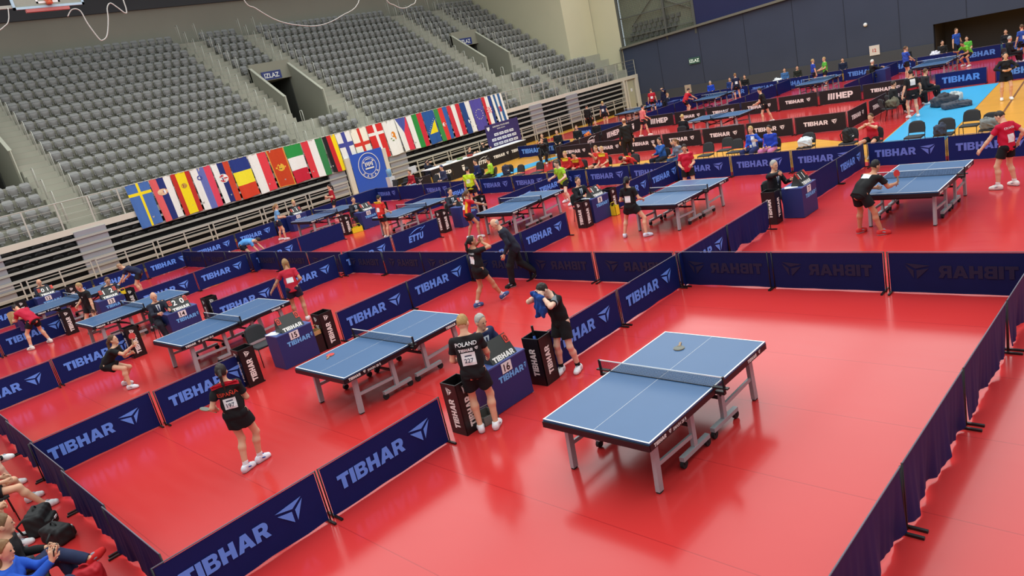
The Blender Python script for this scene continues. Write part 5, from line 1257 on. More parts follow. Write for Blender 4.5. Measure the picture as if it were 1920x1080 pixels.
person('player in lime and black lunging beyond the table by desk nine', -11.9, 12.45, 262, 1.68, 'relaxed', False, ((160, 206, 50), 'tee'), ((28, 28, 32), 'shorts'), (232, 230, 232), (BR, 'short'), res=.012, sk=skin3,
       fl=(-.34, .10), fr=(.36, -.30), pel=(0, -.04, .84), lean=14, head=(10, 0), hl=(-.30, .34, .96), hr=(.34, .26, 1.0))
def r10(I): bib(I, '', .15, .16, I['wz'] + I['U'] * .12); patch(I, 'yoke', [(-.18, .42), (.18, .42), (.18, .34), (-.18, .34)], (240, 200, 50), I['wz'], False)
person('boy in red and yellow shirt at the near end of the table by desk ten', -17.55, 8.55, 96, 1.60, 'relaxed', False, ((212, 52, 46), 'tee'), ((30, 28, 34), 'shorts'), (228, 226, 226), ((30, 26, 26), 'short'), res=.012, accent=r10, lean=8, hl=(-.18, .26, 1.0), hr=(.20, .30, .98))
def hvb(I): patch(I, 'back_mark', [(-.08, .08), (.08, .08), (.08, -.07), (-.08, -.07)], (226, 232, 200), I['wz'] + I['U'] * .13, False)
person('player in lime yellow shirt, seen from behind, beyond the table by desk ten', -16.6, 12.35, 110, 1.68, 'relaxed', False, ((196, 224, 40), 'tee'), ((28, 28, 32), 'shorts'), (226, 226, 226), ((30, 26, 26), 'short'), res=.012, accent=hvb)
person('girl in pale blue shirt before the table by desk eleven', -25.2, 8.35, 70, 1.62, 'relaxed', True, ((112, 160, 206), 'tee'), ((36, 36, 52), 'shorts'), (226, 226, 230), ((150, 112, 70), 'pony'), res=.013, accent=lambda I: bib(I, '', .14, .14), lean=12, fl=(-.2, -.1), fr=(.2, .1), hl=(-.12, .28, 1.08), hr=(.16, .30, 1.06))
person('player in red and black shirt standing beyond the table by desk eleven', -26.1, 11.9, 250, 1.66, 'relaxed', True, ((176, 34, 48), 'tee'), ((28, 28, 32), 'shorts'), (224, 224, 226), (DK, 'pony'), res=.013, hl=(-.08, .26, 1.18), hr=(.12, .26, 1.10))
# ------------------------------------------------ bench behind the back row (chairs and people facing the back courts)
def bench(x, y, label, face=275, H=1.68, fem=False, top=(BLK, 'long'), bottom=((34, 34, 40), 'pants'), hair=(DK, 'short'), pose='sit', res=.015, seat=True, **k):
    if seat: chair(x, y, face, 'black bench chair under the ' + ' '.join(label.split(',')[0].split()[:8]))
    return person(label, x, y, face, H, pose, fem, top, bottom, (224, 224, 226), hair, res=res, **k)
SPN = ((206, 44, 46), 'long')
yk = lambda I: patch(I, 'yoke', [(-.20, .42), (.20, .42), (.16, .28), (-.16, .28)], (240, 196, 52), I['wz'])
bench(-14.95, 16.35, 'blond youth in red tracksuit top, first of the red and yellow bench from the chairs', 268, 1.66, False, SPN, hair=((186, 150, 96), 'short'), accent=yk)
bench(-14.25, 16.30, 'dark-haired youth in red and yellow tracksuit leaning forward on the bench', 268, 1.70, False, SPN, hair=(DK, 'short'), pose='sitlean', accent=yk)
bench(-13.75, 16.9, 'fair youth in red shirt and shorts with folded arms on the bench', 262, 1.66, False, ((210, 52, 50), 'tee'), ((30, 30, 34), 'shorts'), (GING, 'short'), hl=(.05, .24, .98), hr=(-.05, .26, .95))
bench(-13.15, 16.5, 'fair youth in red and yellow shirt, last upright one of the red bench', 268, 1.66, False, ((210, 48, 48), 'tee'), ((200, 44, 46), 'shorts'), ((198, 160, 110), 'short'), accent=yk)
bench(-11.75, 16.4, 'person in red and yellow tracksuit bent forward with head down on the bench', 262, 1.68, False, ((206, 46, 46), 'long'), hair=((32, 26, 26), 'short'), pose='sitlean', lean=62, head=(40, 0), accent=lambda I: patch(I, 'yoke', [(-.2, .40), (.2, .40), (.18, .2), (-.18, .2)], (240, 190, 40), I['wz'], False))
bench(-10.75, 17.0, 'dark-haired girl in blue and navy jacket sitting on the bench', 250, 1.66, True, ((44, 92, 170), 'long'), ((30, 32, 44), 'pants'), ((44, 30, 26), 'long'), hl=(-.05, .26, 1.02), hr=(.1, .3, .72))
bench(-9.75, 16.6, 'girl in grey and blue hoodie resting her chin on her hand', 250, 1.64, True, ((128, 140, 160), 'long'), ((44, 70, 110), 'pants'), ((120, 86, 54), 'pony'), pose='sitlean', lean=16, hl=(.0, .22, 1.12), hr=(.12, .3, .70))
bench(-7.05, 17.0, 'blonde woman in blue and white jacket with a lanyard on the bench', 262, 1.68, True, ((44, 84, 190), 'long'), ((40, 50, 100), 'pants'), (BLO, 'short'), hl=(-.36, .22, .84), accent=lambda I: (patch(I, 'white_panel', [(.02, .36), (.14, .34), (.16, -.02), (.06, -.02)], (230, 230, 236), I['wz']), patch(I, 'pass_card', [(-.05, .06), (.03, .06), (.03, -.04), (-.05, -.04)], (236, 236, 236), I['wz'], True, .012)))
bench(-6.3, 16.8, 'boy in bright blue jacket sitting beside the blonde woman', 262, 1.66, False, ((40, 66, 178), 'long'), ((200, 120, 170), 'pants'), (DK, 'short'))
bench(-3.05, 16.75, 'girl in red shirt with hands clasped before her chin on the bench', 262, 1.66, True, ((200, 40, 58), 'tee'), ((28, 28, 32), 'shorts'), (BR, 'bun'), hl=(-.03, .24, 1.02), hr=(.03, .24, 1.02), el=(-.9, 0, -.4), er=(.9, 0, -.4))
bench(-20.95, 16.8, 'man in navy and blue jacket sitting on the bench by the officials', 250, 1.72, False, ((34, 46, 92), 'long'), ((34, 36, 50), 'pants'), (DK, 'short'))
bench(-20.2, 16.95, 'youth in lime green and black jacket beside the man in navy', 210, 1.68, False, ((166, 216, 60), 'long'), ((34, 34, 40), 'pants'), (DK, 'short'))
bench(-25.3, 16.15, 'person in red and black jacket sitting at the corner by the bottled water', 270, 1.66, True, ((170, 36, 48), 'long'), ((150, 180, 210), 'pants'), (BR, 'bun'))
bench(-22.9, 16.3, 'person in dark blue cap and checked jacket on the bench', 262, 1.70, False, ((58, 62, 90), 'long'), ((60, 50, 44), 'pants'), ((48, 54, 96), 'short'))
bench(2.95, 16.1, 'person in black sitting with arms on knees beyond the boy in red lettered shirt', 235, 1.70, False, (BLK, 'long'), hair=((28, 24, 24), 'short'))
# empty chairs with things on them
for x, y, w_ in [(-19.2, 17.0, 'empty black chair holding a dark backpack beside the youth in lime'), (-18.2, 16.7, 'empty black chair second along from the youth in lime'), (-17.2, 16.9, 'empty black chair with a white paper on its seat'), (-16.3, 17.0, 'empty black chair nearest the red and yellow bench'),
                 (-9.0, 17.2, 'empty black chair beside the girl in grey'), (-8.6, 17.9, 'empty black chair turned away behind the bench'), (-7.9, 17.3, 'empty black chair beside the blonde woman'), (-5.2, 17.0, 'black chair under a white jacket'), (-3.85, 17.0, 'black chair holding a black backpack beside the girl in red'),
                 (-1.95, 17.0, 'empty black chair beyond the girl in red'), (-1.15, 16.95, 'black chair with a dark blue garment over its back'), (-.75, 18.0, 'black chair set back on the painted blue floor'), (-.05, 17.1, 'black chair under a grey and black jacket'), (1.05, 17.1, 'black chair with a purple towel over its back'), (2.1, 17.1, 'empty black chair beside the purple towel chair'), (-23.9, 16.4, 'empty black chair beside the person in a cap'), (-26.2, 16.2, 'empty black chair at the foot of the blue banner'), (-27.0, 16.1, 'empty black chair nearest the blue banner')]:
    chair(x, y, 268, w_)
def heap(loc, s, m, label, cat, name, seed=1, rz=0, lobes=5):
    """a soft bag or crumpled garment: one lumpy closed surface"""
    rnd = random.Random(seed); pr = [rbox((0, 0, s[2] * .34), (s[0] * .42, s[1] * .42, s[2] * .34), min(s) * .16)]
    for k in range(lobes):
        a = rnd.uniform(0, 6.28)
        p = V3(math.cos(a) * s[0] * .40, math.sin(a) * s[1] * .40, rnd.uniform(.12, .7) * s[2]); q = V3(-math.sin(a) * s[0] * .2, math.cos(a) * s[1] * .2, rnd.uniform(.5, .85) * s[2])
        pr.append(seg(p, q, min(s) * .14, min(s) * .16, .03))
    Vv, Q = sdf([(pr, [(V3(0, 0, -1), 0.0)])], max(.012, min(s) / 20), (min(s) * .035, 15 / min(s), 12 / min(s), seed)); o = thing(name, label, cat, loc, rz)
    ob('body', np_mesh('body', Vv, Q, m), o)
    sp_ = [seg(V3(-s[0] * .3, -s[1] * .36, s[2] * .55), V3(s[0] * .1, -s[1] * .42, s[2] * .3), .03, .03, .03), seg(V3(s[0] * .1, -s[1] * .42, s[2] * .3), V3(s[0] * .25, -s[1] * .44, .05), .03, .035, .03)]
    Vv, Q = sdf([(sp_, [])], .014); ob('sleeve' if 'jacket' in name else 'strap', np_mesh('sleeve', Vv, Q, m), o); return o
def backpack(loc, rz, m, label, s=(.34, .24, .44), strap=True, mark_=True):
    o = thing('backpack', label, 'bag', loc, rz); a, d, h = s
    Vv, Q = sdf([([rbox((0, 0, h * .46), (a * .5, d * .42, h * .46), .045, None, .02), rbox((0, -d * .42, h * .30), (a * .36, d * .2, h * .24), .028, None, .006), rbox((0, 0, h * .86), (a * .40, d * .36, h * .12), .035, None, .012)], [(V3(0, 0, -1), 0.0)])], .011, (.005, 48, 40, a * 9)); ob('body', np_mesh('body', Vv, Q, m), o)
    Vv, Q = sdf([([rbox((0, -d * .60, h * .36), (a * .30, d * .05, h * .014), .006, None, .002)], [])], .006); ob('zip', np_mesh('zip', Vv, Q, mat('zip_grey', (96, 96, 98), .5)), o)
    b = MB(); b.tube([(-a * .2, d * .45, h * .8), (-a * .3, d * .8, h * .6), (-a * .25, d * .7, h * .2), (-a * .2, d * .45, h * .12)], .016, 6); ob('strap', b.mesh('strap', m, True), o)
    b = MB(); b.tube([(.06 * math.cos(math.pi * k / 8), 0, h * .93 + .06 * math.sin(math.pi * k / 8)) for k in range(9)], .012, 6); ob('handle', b.mesh('handle', m, True), o)
    if mark_: b = MB(); b.box((0, -d * .72, h * .42), (.09, .01, .03)); ob('emblem', b.mesh('emblem', white_p), o)
    return o
bagk = mat('bag_black', (28, 28, 30), .75, noise=.2, scale=18)
jk = lambda c, nm: mat(nm, c, .85, noise=.18, scale=14)
backpack((-19.2, 17.0, .455), 80, mat('bag_navy', (36, 42, 70), .75), 'navy backpack standing on the chair beside the youth in lime')
backpack((-3.85, 17.0, .455), 80, bagk, 'black backpack standing on the chair beside the girl in red')
heap((-5.2, 16.95, .455), (.5, .42, .36), jk((206, 212, 216), 'jacket_white'), 'white jacket heaped on a chair of the bench row', 'jacket', 'jacket', 3, 20)
heap((-10.05 - .9, 16.1, .006), (.6, .5, .55), jk((44, 40, 40), 'jacket_black'), 'black jacket and bag heaped beside the bent person in red', 'jacket', 'jacket', 5, 0)
heap((-.05, 17.1, .455), (.52, .46, .38), jk((120, 122, 120), 'jacket_grey'), 'grey and black jacket thrown over a chair on the wooden floor', 'jacket', 'jacket', 7, 10)
heap((-1.2, 16.75, .455), (.34, .34, .42), jk((54, 60, 78), 'garment_slate'), 'dark slate garment hanging on a chair', 'jacket', 'jacket', 9, 0)
b = MB(); b.grid(lambda u, v: ((u - .5) * .24, .02 * math.sin(9 * u) - .05 * v, .0 - .36 * v), 10, 8); b.grid(lambda u, v: ((.5 - u) * .24, .06 + .02 * math.sin(9 * u), -.3 * v), 10, 8)
o = ob('towel', b.mesh('towel', mat('towel_purple', (104, 60, 150), .9, noise=.2, scale=30), True), loc=(1.05, 17.30, .86), rz=0); tag(o, 'purple towel hung over the back of a bench chair', 'towel')
heap((-18.9 - 2.6, 16.9, .006), (.5, .5, .6), jk((216, 206, 180), 'coat_cream'), 'cream fluffy coat heaped beside the bench by the officials', 'jacket', 'jacket', 11)
heap((-22.0, 17.0, .006), (.6, .5, .62), jk((44, 50, 84), 'bag_blue_dark'), 'dark blue sports bag heaped next to the cream coat', 'bag', 'sports_bag', 13)
# ------------------------------------------------ around the black arena
person('man in black suit standing with his back turned before the black arena', -14.3, 19.9, 150, 1.86, 'relaxed', False, ((30, 29, 31), 'jacket'), ((28, 27, 29), 'pants'), (26, 26, 26), ((120, 84, 66), 'bald'), res=.014)
person('player in pink shirt walking inside the black arena', -18.3, 27.1, 60, 1.66, 'relaxed', False, ((226, 120, 118), 'tee'), ((36, 34, 36), 'shorts'), (232, 226, 216), (DK, 'short'), res=.016, fl=(-.2, -.18), fr=(.16, .2), lean=10, hl=(-.2, .28, .9), hr=(.22, .3, .96))
person('player in black at the arena table end away from the stand', -11.0, 26.4, 190, 1.66, 'relaxed', False, (BLK, 'tee'), ((28, 27, 29), 'shorts'), (226, 222, 216), (DK, 'short'), res=.016, fl=(-.2, .1), fr=(.2, -.25), lean=14, hl=(-.2, .4, 1.0), hr=(.25, .36, .98))
chair(-13.5, 23.3, 100, 'black chair of the umpire inside the black arena'); person('blond umpire in black sitting low inside the black arena', -13.5, 23.3, 100, 1.70, 'sit', True, ((30, 30, 36), 'jacket'), ((30, 30, 34), 'pants'), (28, 28, 28), (BLO, 'short'), res=.016)
def bibw(I): patch(I, 'number_bib', [(-.09, .12), (.09, .12), (.09, -.1), (-.09, -.1)], (228, 228, 228), I['wz'] + I['U'] * .24, False); patch(I, 'red_band', [(-.2, .05), (.2, .05), (.2, -.02), (-.2, -.02)], (176, 34, 44), I['wz'], False)
person('player in black and red with a white bib standing on the painted blue floor', -3.8, 23.3, 130, 1.72, 'relaxed', False, (BLK, 'tee'), ((26, 25, 27), 'shorts'), (226, 226, 228), ((26, 22, 22), 'short'), res=.014, accent=bibw, hl=(-.34, .0, .84), hr=(.34, .1, .9))
for x, y, lab, hc_, c_ in [(-4.75, 24.4, 'dark-haired spectator in black and white sitting along the black barriers', DK, (40, 40, 42)), (-4.55, 26.0, 'spectator in black jacket sitting along the black barriers', (30, 26, 26), BLK), (-4.4, 27.2, 'brown-haired spectator in patterned black sitting farthest along the black barriers', BR, (46, 46, 50))]:
    chair(x, y, 40, 'black chair under the ' + ' '.join(lab.split()[:8])); person(lab, x, y, 40, 1.70, 'sit', False, (c_, 'long'), (BLK, 'pants'), (210, 210, 210), (hc_, 'short'), res=.016)
heap((-4.6, 23.6, .45), (.5, .45, .4), jk((96, 90, 72), 'jacket_olive'), 'olive jacket hung on a chair by the black barriers', 'jacket', 'jacket', 15)
chair(-4.7, 23.5, 40, 'black chair under the olive jacket')
heap((-3.3, 25.4, .006), (1.0, .7, .5), jk((60, 62, 70), 'bags_mixed'), 'dark sports bag lying on the painted blue floor behind the bib player', 'bag', 'sports_bag', 17, 40, 8)
heap((-2.7, 24.6, .006), (1.1, .6, .3), jk((72, 74, 84), 'bag_slate'), 'slate grey bag lying flat on the painted blue floor', 'bag', 'sports_bag', 19, 30, 8)
heap((-3.2, 26.4, .006), (.6, .6, .42), jk((188, 190, 188), 'coat_light'), 'light grey coat dropped on the painted blue floor', 'jacket', 'jacket', 21)
person('girl in black and red tracksuit standing on the wooden floor', -1.2, 25.0, 290, 1.66, 'relaxed', True, (BLK, 'long'), ((24, 23, 25), 'shorts'), (236, 236, 236), ((26, 22, 22), 'long'), res=.014, hl=(-.12, .22, 1.12), hr=(.12, .22, 1.12), el=(-.9, 0, -.3), er=(.9, 0, -.3))
PH = person('photographer in black sitting before the arena with a tripod camera', -20.95, 21.7, 300, 1.70, 'sit', False, (BLK, 'long'), (BLK, 'pants'), (200, 200, 200), (BR, 'short'), res=.016, hl=(-.1, .4, 1.1), hr=(.1, .4, 1.1)); chair(-20.95, 21.7, 300, 'black chair of the photographer')
t = thing('camera_tripod', 'camera on a slim tripod before the sitting photographer', 'tripod', (-20.6, 21.15, .006), 300)
for k in range(3):
    a = R(90 + 120 * k); b = MB(); b.tube([(.3 * math.cos(a), .3 * math.sin(a), 0), (0, 0, .95)], .014, 6); ob('leg', b.mesh('leg', steel_blk, True), t)
b = MB(); b.box((0, 0, 1.02), (.16, .12, .12)); b.tube([(0, .06, 1.02), (0, .2, 1.02)], .045, 10); ob('camera_body', b.mesh('camera_body', blackp), t)
for x, y, lab, pose in [(-22.6, 23.6, 'first of the men in black sitting by the far end of the officials table', 'sit'), (-22.1, 24.3, 'man in black with crossed arms, second from the photographer', 'sit'), (-21.4, 25.2, 'man in black and grey, third from the photographer', 'sit'), (-20.9, 26.3, 'man in black beside the orange bag, last of the seated row', 'sit')]:
    chair(x, y, 300, 'black chair under the ' + ' '.join(lab.split(',')[0].split()[:9])); person(lab, x, y, 300, 1.72, pose, False, (BLK, 'long'), (BLK, 'pants'), (220, 220, 220), (BR, 'short'), res=.017)
heap((-21.2, 25.8, .45), (.42, .4, .4), jk((222, 112, 40), 'bag_orange'), 'orange bag standing among the men in black', 'bag', 'sports_bag', 23)
# ------------------------------------------------ far courts
FR = .019
def far(label, x, y, face, top, bottom=((30, 30, 34), 'shorts'), hair=(DK, 'short'), pose='relaxed', fem=False, H=1.70, **k): return person(label, x, y, face, H, pose, fem, top, bottom, k.pop('shoe', (224, 224, 226)), hair, res=FR, **k)
wb = lambda I: bib(I, '', .16, .17)
far('blonde girl in navy at the near end of the farthest table by the stand', -26.2, 34.2, 100, (NV, 'tee'), hair=(BLO, 'bun'), fem=True, accent=wb, hl=(-.3, .0, .84))
far('man in black tracksuit standing by the railing near the farthest table', -26.9, 33.3, 90, (BLK, 'long'), ((24, 24, 26), 'pants'))
far('player in red and white, seen from behind, at the far end of the farthest table', -24.75, 38.0, 120, ((190, 34, 50), 'tee'), hair=(BR, 'short'), accent=wb)
far('person in dark tracksuit shading eyes with a raised arm by the far desk', -23.45, 37.5, 250, (NV, 'long'), ((30, 32, 50), 'pants'), hl=(-.16, .2, 1.62), el=(-.9, .2, .2))
chair(-22.9, 37.1, 20, 'black chair of the far umpire in navy'); far('umpire in navy and white sitting between the two far left tables', -22.9, 37.1, 20, ((34, 38, 60), 'jacket'), ((34, 36, 48), 'pants'), (GING, 'short'), 'sit', accent=suit_front)
far('player in red shirt leaning over the near end of a far table', -19.75, 34.2, 60, ((196, 40, 54), 'tee'), hair=(DK, 'short'), lean=34, pel=(0, -.12, .88), hl=(-.1, .4, .9), hr=(.2, .62, .86))
far('boy in navy with white bib, seen from behind, at a far table', -18.6, 38.5, 130, (NV, 'tee'), hair=(GING, 'short'), accent=wb)
for nm, x, face, top, hair, lab in [('a', -22.0, 290, ((36, 72, 186), 'long'), (GRY, 'short'), 'coach in bright blue jacket sitting at the foot of the navy wall'), ('b', -20.5, 290, ((40, 60, 120), 'long'), (BR, 'short'), 'spectator in dark blue sitting at the foot of the navy wall'), ('c', -19.4, 290, (BLK, 'long'), (BR, 'short'), 'photographer in black holding a camera at the navy wall'),
                              ('d', -16.6, 300, ((70, 110, 160), 'long'), (DK, 'short'), 'spectator in blue and white jacket beside the white bag'), ('e', -15.75, 300, ((40, 42, 36), 'long'), (DK, 'short'), 'spectator in black and yellow jacket at the navy wall'), ('f', -12.9, 290, ((32, 38, 62), 'long'), (DK, 'short'), 'youth in navy jacket sitting behind the lettered far barrier'),
                              ('g', -9.25, 300, ((34, 40, 44), 'long'), (GING, 'short'), 'spectator in black and green behind the boy in blue'), ('h', -7.4, 300, ((40, 38, 38), 'long'), (DK, 'short'), 'spectator in black bent over a white bag by the dark recess'), ('i', -6.2, 280, ((96, 190, 70), 'tee'), (DK, 'short'), 'youth in green and black sitting behind the crouching player')]:
    chair(x, 41.3, face, 'black chair under the ' + ' '.join(lab.split()[:9])); far(lab, x, 41.3, face, top, ((36, 36, 44), 'pants'), hair, 'sit')
heap((-16.95, 40.9, .45), (.6, .4, .4), jk((228, 228, 228), 'bag_white'), 'white bag on a chair at the foot of the navy wall', 'bag', 'sports_bag', 25); chair(-16.95, 40.95, 300, 'black chair under the white bag')
heap((-7.7, 40.9, .45), (.55, .4, .45), jk((232, 228, 238), 'bag_white2'), 'white bag in front of the bent spectator by the recess', 'bag', 'sports_bag', 27); chair(-7.7, 40.95, 300, 'black chair under the bag by the recess')
far('blond boy in blue shirt talking behind a far table', -13.7, 38.8, 40, ((48, 76, 180), 'tee'), hair=((180, 146, 96), 'short'))
far('blond boy in green shirt holding a racket behind a far table', -13.0, 38.8, 220, ((96, 190, 70), 'tee'), hair=((180, 146, 96), 'short'), hl=(-.12, .3, 1.05), hr=(.1, .34, 1.05))
chair(-9.45, 36.2, 40, 'black chair of the white-haired far umpire'); far('white-haired umpire in black suit sitting between the two far right tables', -9.45, 36.2, 40, ((30, 30, 34), 'jacket'), ((30, 30, 34), 'pants'), ((226, 222, 214), 'short'), 'sit', accent=suit_front, hl=(-.1, .44, .82), hr=(.12, .46, .82))
far('boy in blue shirt at the near end of the far right table', -7.75, 36.0, 50, ((56, 84, 180), 'tee'), hair=(BR, 'short'), hl=(-.12, .3, 1.0), hr=(.14, .34, .98))
far('man in blue shirt standing before the dark recess', -6.85, 41.9, 330, ((46, 84, 176), 'tee'), ((32, 32, 40), 'pants'), (BR, 'short'), H=1.78)
far('player in green shirt crouching at the far end of the far right table', -5.55, 38.3, 235, ((110, 200, 60), 'tee'), hair=(DK, 'short'), pose='crouch', lean=44, fl=(-.3, .1), fr=(.4, -.2), sk=skin2)
chair(-4.4, 41.4, 280, 'black chair before the dark recess'); far('woman in black and white top sitting before the dark recess', -4.4, 41.4, 280, ((34, 34, 40), 'long'), ((60, 110, 130), 'pants'), (DK, 'long'), 'sit', True)
chair(-3.25, 36.4, 40, 'black chair of the far right umpire'); far('umpire in black suit sitting beside the player in blue at the picture edge', -3.25, 36.4, 40, ((32, 32, 36), 'jacket'), ((32, 32, 36), 'pants'), (GRY, 'short'), 'sit', accent=suit_front)
far('player in blue shirt with white bib, seen from behind, farthest along the far courts', -2.85, 36.9, 140, ((50, 84, 170), 'tee'), hair=(BR, 'short'), accent=wb)
for x, y in ((-22.3, 37.2), (-16.0, 36.6), (-8.8, 36.5)):
    t = thing('umpire_desk', 'navy desk on the far courts %s' % ('by the umpire in navy' if x < -20 else 'with red flip cards' if x < -10 else 'before the white-haired umpire'), 'desk', (x, y, .006), 90, 'navy umpire desks')
    for nm, me in desk_parts(3 if x < -20 else 2 if x < -10 else 1)[:4]: ob(nm, me, t)
    for lx in (0,): 
        for q in (-1, 1): pass
# ------------------------------------------------ officials
t = thing('officials_table', 'long officials table with black lettered skirt panels before the bleachers', 'table', (-25.8, 17.9, .006))
b = MB(); b.span((-.75, 0, .88), (.03, 7.7, .91)); ob('table_top', b.mesh('table_top', white_p), t)
for k, kind in enumerate(('energy', 'crest', 'union', 'small', 'small')):
    b = MB(); b.span((-.0, .01 + 1.54 * k, .01), (.02, 1.53 + 1.54 * k, .875)); ob('skirt_panel', b.mesh('skirt_panel', blk_fab), t)
    for q, nm in zip(prints(kind, let_white), ('lettering', 'emblem')):
        if q: o = ob(nm, q, t, (.022, -.20 + 1.54 * k, .10), 90)
for k in range(4): b = MB(); b.box((-.7, .1 + 2.5 * k, .44), (.05, .05, .88)); ob('leg', b.mesh('leg', steel_blk), t)
for y, lab, hr_, cl in [(18.7, 'official in dark suit holding a hand to his ear at the long table', DK, SUIT), (22.0, 'official in black bowed over the long table', (70, 48, 40), BLK), (23.1, 'bald official in black near the purple board', (150, 110, 90), BLK)]:
    chair(-26.9, y, 0, 'black chair under the ' + ' '.join(lab.split()[:8])); person(lab, -26.9, y, 5, 1.74, 'sit', False, (cl, 'jacket'), (BLK, 'pants'), (30, 30, 30), (hr_, 'bald' if 'bald' in lab else 'short'), res=.016, hl=(-.16, .4, .94), hr=(.02, .22, 1.2) if 'ear' in lab else (.16, .4, .94))
t = thing('monitor', 'white monitor standing on a stand behind the officials table', 'monitor', (-26.5, 17.3, .006), 90)
b = MB(); b.box((0, 0, 1.12), (.5, .06, .36)); ob('screen_case', b.mesh('screen_case', mat('case_white', (214, 216, 214), .5)), t); b = MB(); b.tube([(0, 0, 0), (0, 0, .95)], .03, 8); b.box((0, 0, .01), (.4, .3, .02)); ob('stand', b.mesh('stand', steel_blk), t)
t = thing('water_cooler', 'white water dispenser with a blue bottle beside the blue banner', 'dispenser', (-27.6, 16.55, .006), 90)
b = MB(); b.box((0, 0, .5), (.34, .34, 1.0)); ob('cabinet', b.mesh('cabinet', mat('cooler_white', (222, 224, 224), .45)), t); b = MB(); b.tube([(0, 0, 1.0), (0, 0, 1.06), (0, 0, 1.36), (0, 0, 1.42)], [.09, .14, .14, .09], 14); ob('water_bottle', b.mesh('water_bottle', mat('water_blue', (120, 160, 190), .2), True), t); b = MB(); b.box((0, -.18, .78), (.12, .04, .05)); ob('tap', b.mesh('tap', blackp), t)
for y, c_, lb in [(19.6, (210, 212, 210), 'white box'), (20.4, (120, 140, 90), 'green folder'), (21.2, (150, 60, 50), 'red box')]:
    t = thing('desk_box', '%s lying on the officials table' % lb, 'box', (-26.1, y, .916), 20); b = MB(); b.span((-.14, -.1, 0), (.14, .1, .09)); ob('body', b.mesh('body', MC(c_)), t); b = MB(); b.span((-.145, -.105, .09), (.145, .105, .115)); ob('lid', b.mesh('lid', MC(c_)), t)
barrier((-25.7, 15.75), 90, 'black barrier with a white swoosh beside the officials table', 'union', blk_fab, let_white)
t = thing('sponsor_board', 'purple board with rows of white name plates behind the officials table', 'board', (-26.75, 23.45, .006), 90)
b = MB(); b.span((0, 0, .5), (2.85, .04, 2.25)); ob('board', b.mesh('board', mat('board_purple', (52, 40, 98), .6)), t)
for row, n_, x0 in ((0, 4, .62), (1, 5, .35), (2, 5, .42), (3, 4, .68)):
    for k in range(n_):
        b = MB(); b.span((x0 + .44 * k, -.006, 1.60 - .28 * row - .075), (x0 + .44 * k + .36, 0, 1.60 - .28 * row + .075)); o = ob('name_plate', b.mesh('name_plate', white_p), t)
        b = MB(); b.span((x0 + .44 * k + .06, -.009, 1.60 - .28 * row - .02), (x0 + .44 * k + .30, -.006, 1.60 - .28 * row + .02)); ob('print', b.mesh('print', mat('plate_ink', (90, 80, 130), .6)), o)
b = MB(); put_text(b, 'EUROPEAN YOUTH SERIES', .085, lambda x, y: (.62 + x, -.006, 2.02 + y), .02); put_text(b, 'ZADAR, CROATIA', .06, lambda x, y: (.95 + x, -.006, 1.88 + y), .02); ob('lettering', b.mesh('lettering', let_white), t)
b = MB(); b.prism([(.12, 1.98), (.22, 1.88), (.32, 1.98), (.34, 2.12), (.10, 2.12)], 0, .004); b.v = [(a, -.006 + c * -.5, d) for a, d, c in b.v]; ob('crest', b.mesh('crest', let_white), t)
for x in (.2, 2.65): b = MB(); b.box((x, .03, .25), (.05, .04, .5)); b.box((x, .03, .015), (.05, .5, .03)); ob('leg', b.mesh('leg', steel_blk), t)
# ------------------------------------------------ signs on the navy wall
def wsign(x, z, w, h, m, label, txt=None, ink=None, th=.26):
    t = thing('wall_sign', label, 'sign', (x, 45.64, z)); b = MB(); b.box((0, 0, 0), (w, .06, h)); ob('panel', b.mesh('panel', m), t)
    if txt: b = MB(); ww = font_mesh(txt, .02)[2] * th; put_text(b, txt, th, lambda a, c: (a - ww / 2, -.04, c - th / 2), .03); ob('lettering', b.mesh('lettering', ink), t)
    return t
wsign(-25.5, 2.75, .95, .46, mat('exit_green', (60, 96, 84), .5), 'green IZLAZ exit sign on the navy wall', 'IZLAZ', mat('exit_ink', (226, 240, 226), .5, emit=.3), .22)
wsign(-26.4, .72, .55, .62, mat('paper_tan', (176, 160, 144), .7), 'tan notice on the navy wall near the stand', '1', mat('ink_red', (190, 70, 60), .6), .2)
wsign(-12.45, 1.15, .62, .62, mat('paper_white', (214, 206, 200), .7), 'white notice with red print on the navy wall', '12', mat('ink_red', (190, 70, 60), .6), .2)
t = thing('wall_switch', 'small round white switch high on the navy wall', 'switch', (-12.9, 45.62, 2.85)); b = MB(); b.tube([(0, .06, 0), (0, -.02, 0), (0, -.05, 0)], [.12, .11, .05], 14); ob('switch_cover', b.mesh('switch_cover', white_p, True), t); b = MB(); b.tube([(0, .07, 0), (0, .04, 0)], .14, 14); ob('base', b.mesh('base', mat('switch_base', (120, 120, 120), .5), True), t)  # wall switch on a round base, gives no light
# ------------------------------------------------ hanging hoop and cables under the roof
t = thing('basketball_backboard', 'glass basketball backboard hanging from the roof above the stand', 'backboard', (-18.6, -.42, 9.25), 90)
b = MB(); W, H = 1.80, 1.05
for x0, x1, z0, z1 in ((0, W, 0, .06), (0, W, H - .06, H), (0, .06, 0, H), (W - .06, W, 0, H)): b.span((x0, -.03, z0), (x1, .03, z1))
ob('frame', b.mesh('frame', mat('frame_pale_blue', (176, 204, 222), .5)), t)
b = MB(); b.span((.06, -.008, .06), (W - .06, .008, H - .06)); ob('glass', b.mesh('glass', mat('board_glass', (150, 152, 140), .12)), t)
b = MB()
for x0, x1, z0, z1 in ((.6, 1.2, .12, .17), (.6, .65, .12, .6), (1.15, 1.2, .12, .6), (.6, 1.2, .55, .6)): b.span((x0, -.014, z0), (x1, -.008, z1))
ob('target_square', b.mesh('target_square', white_p), t)
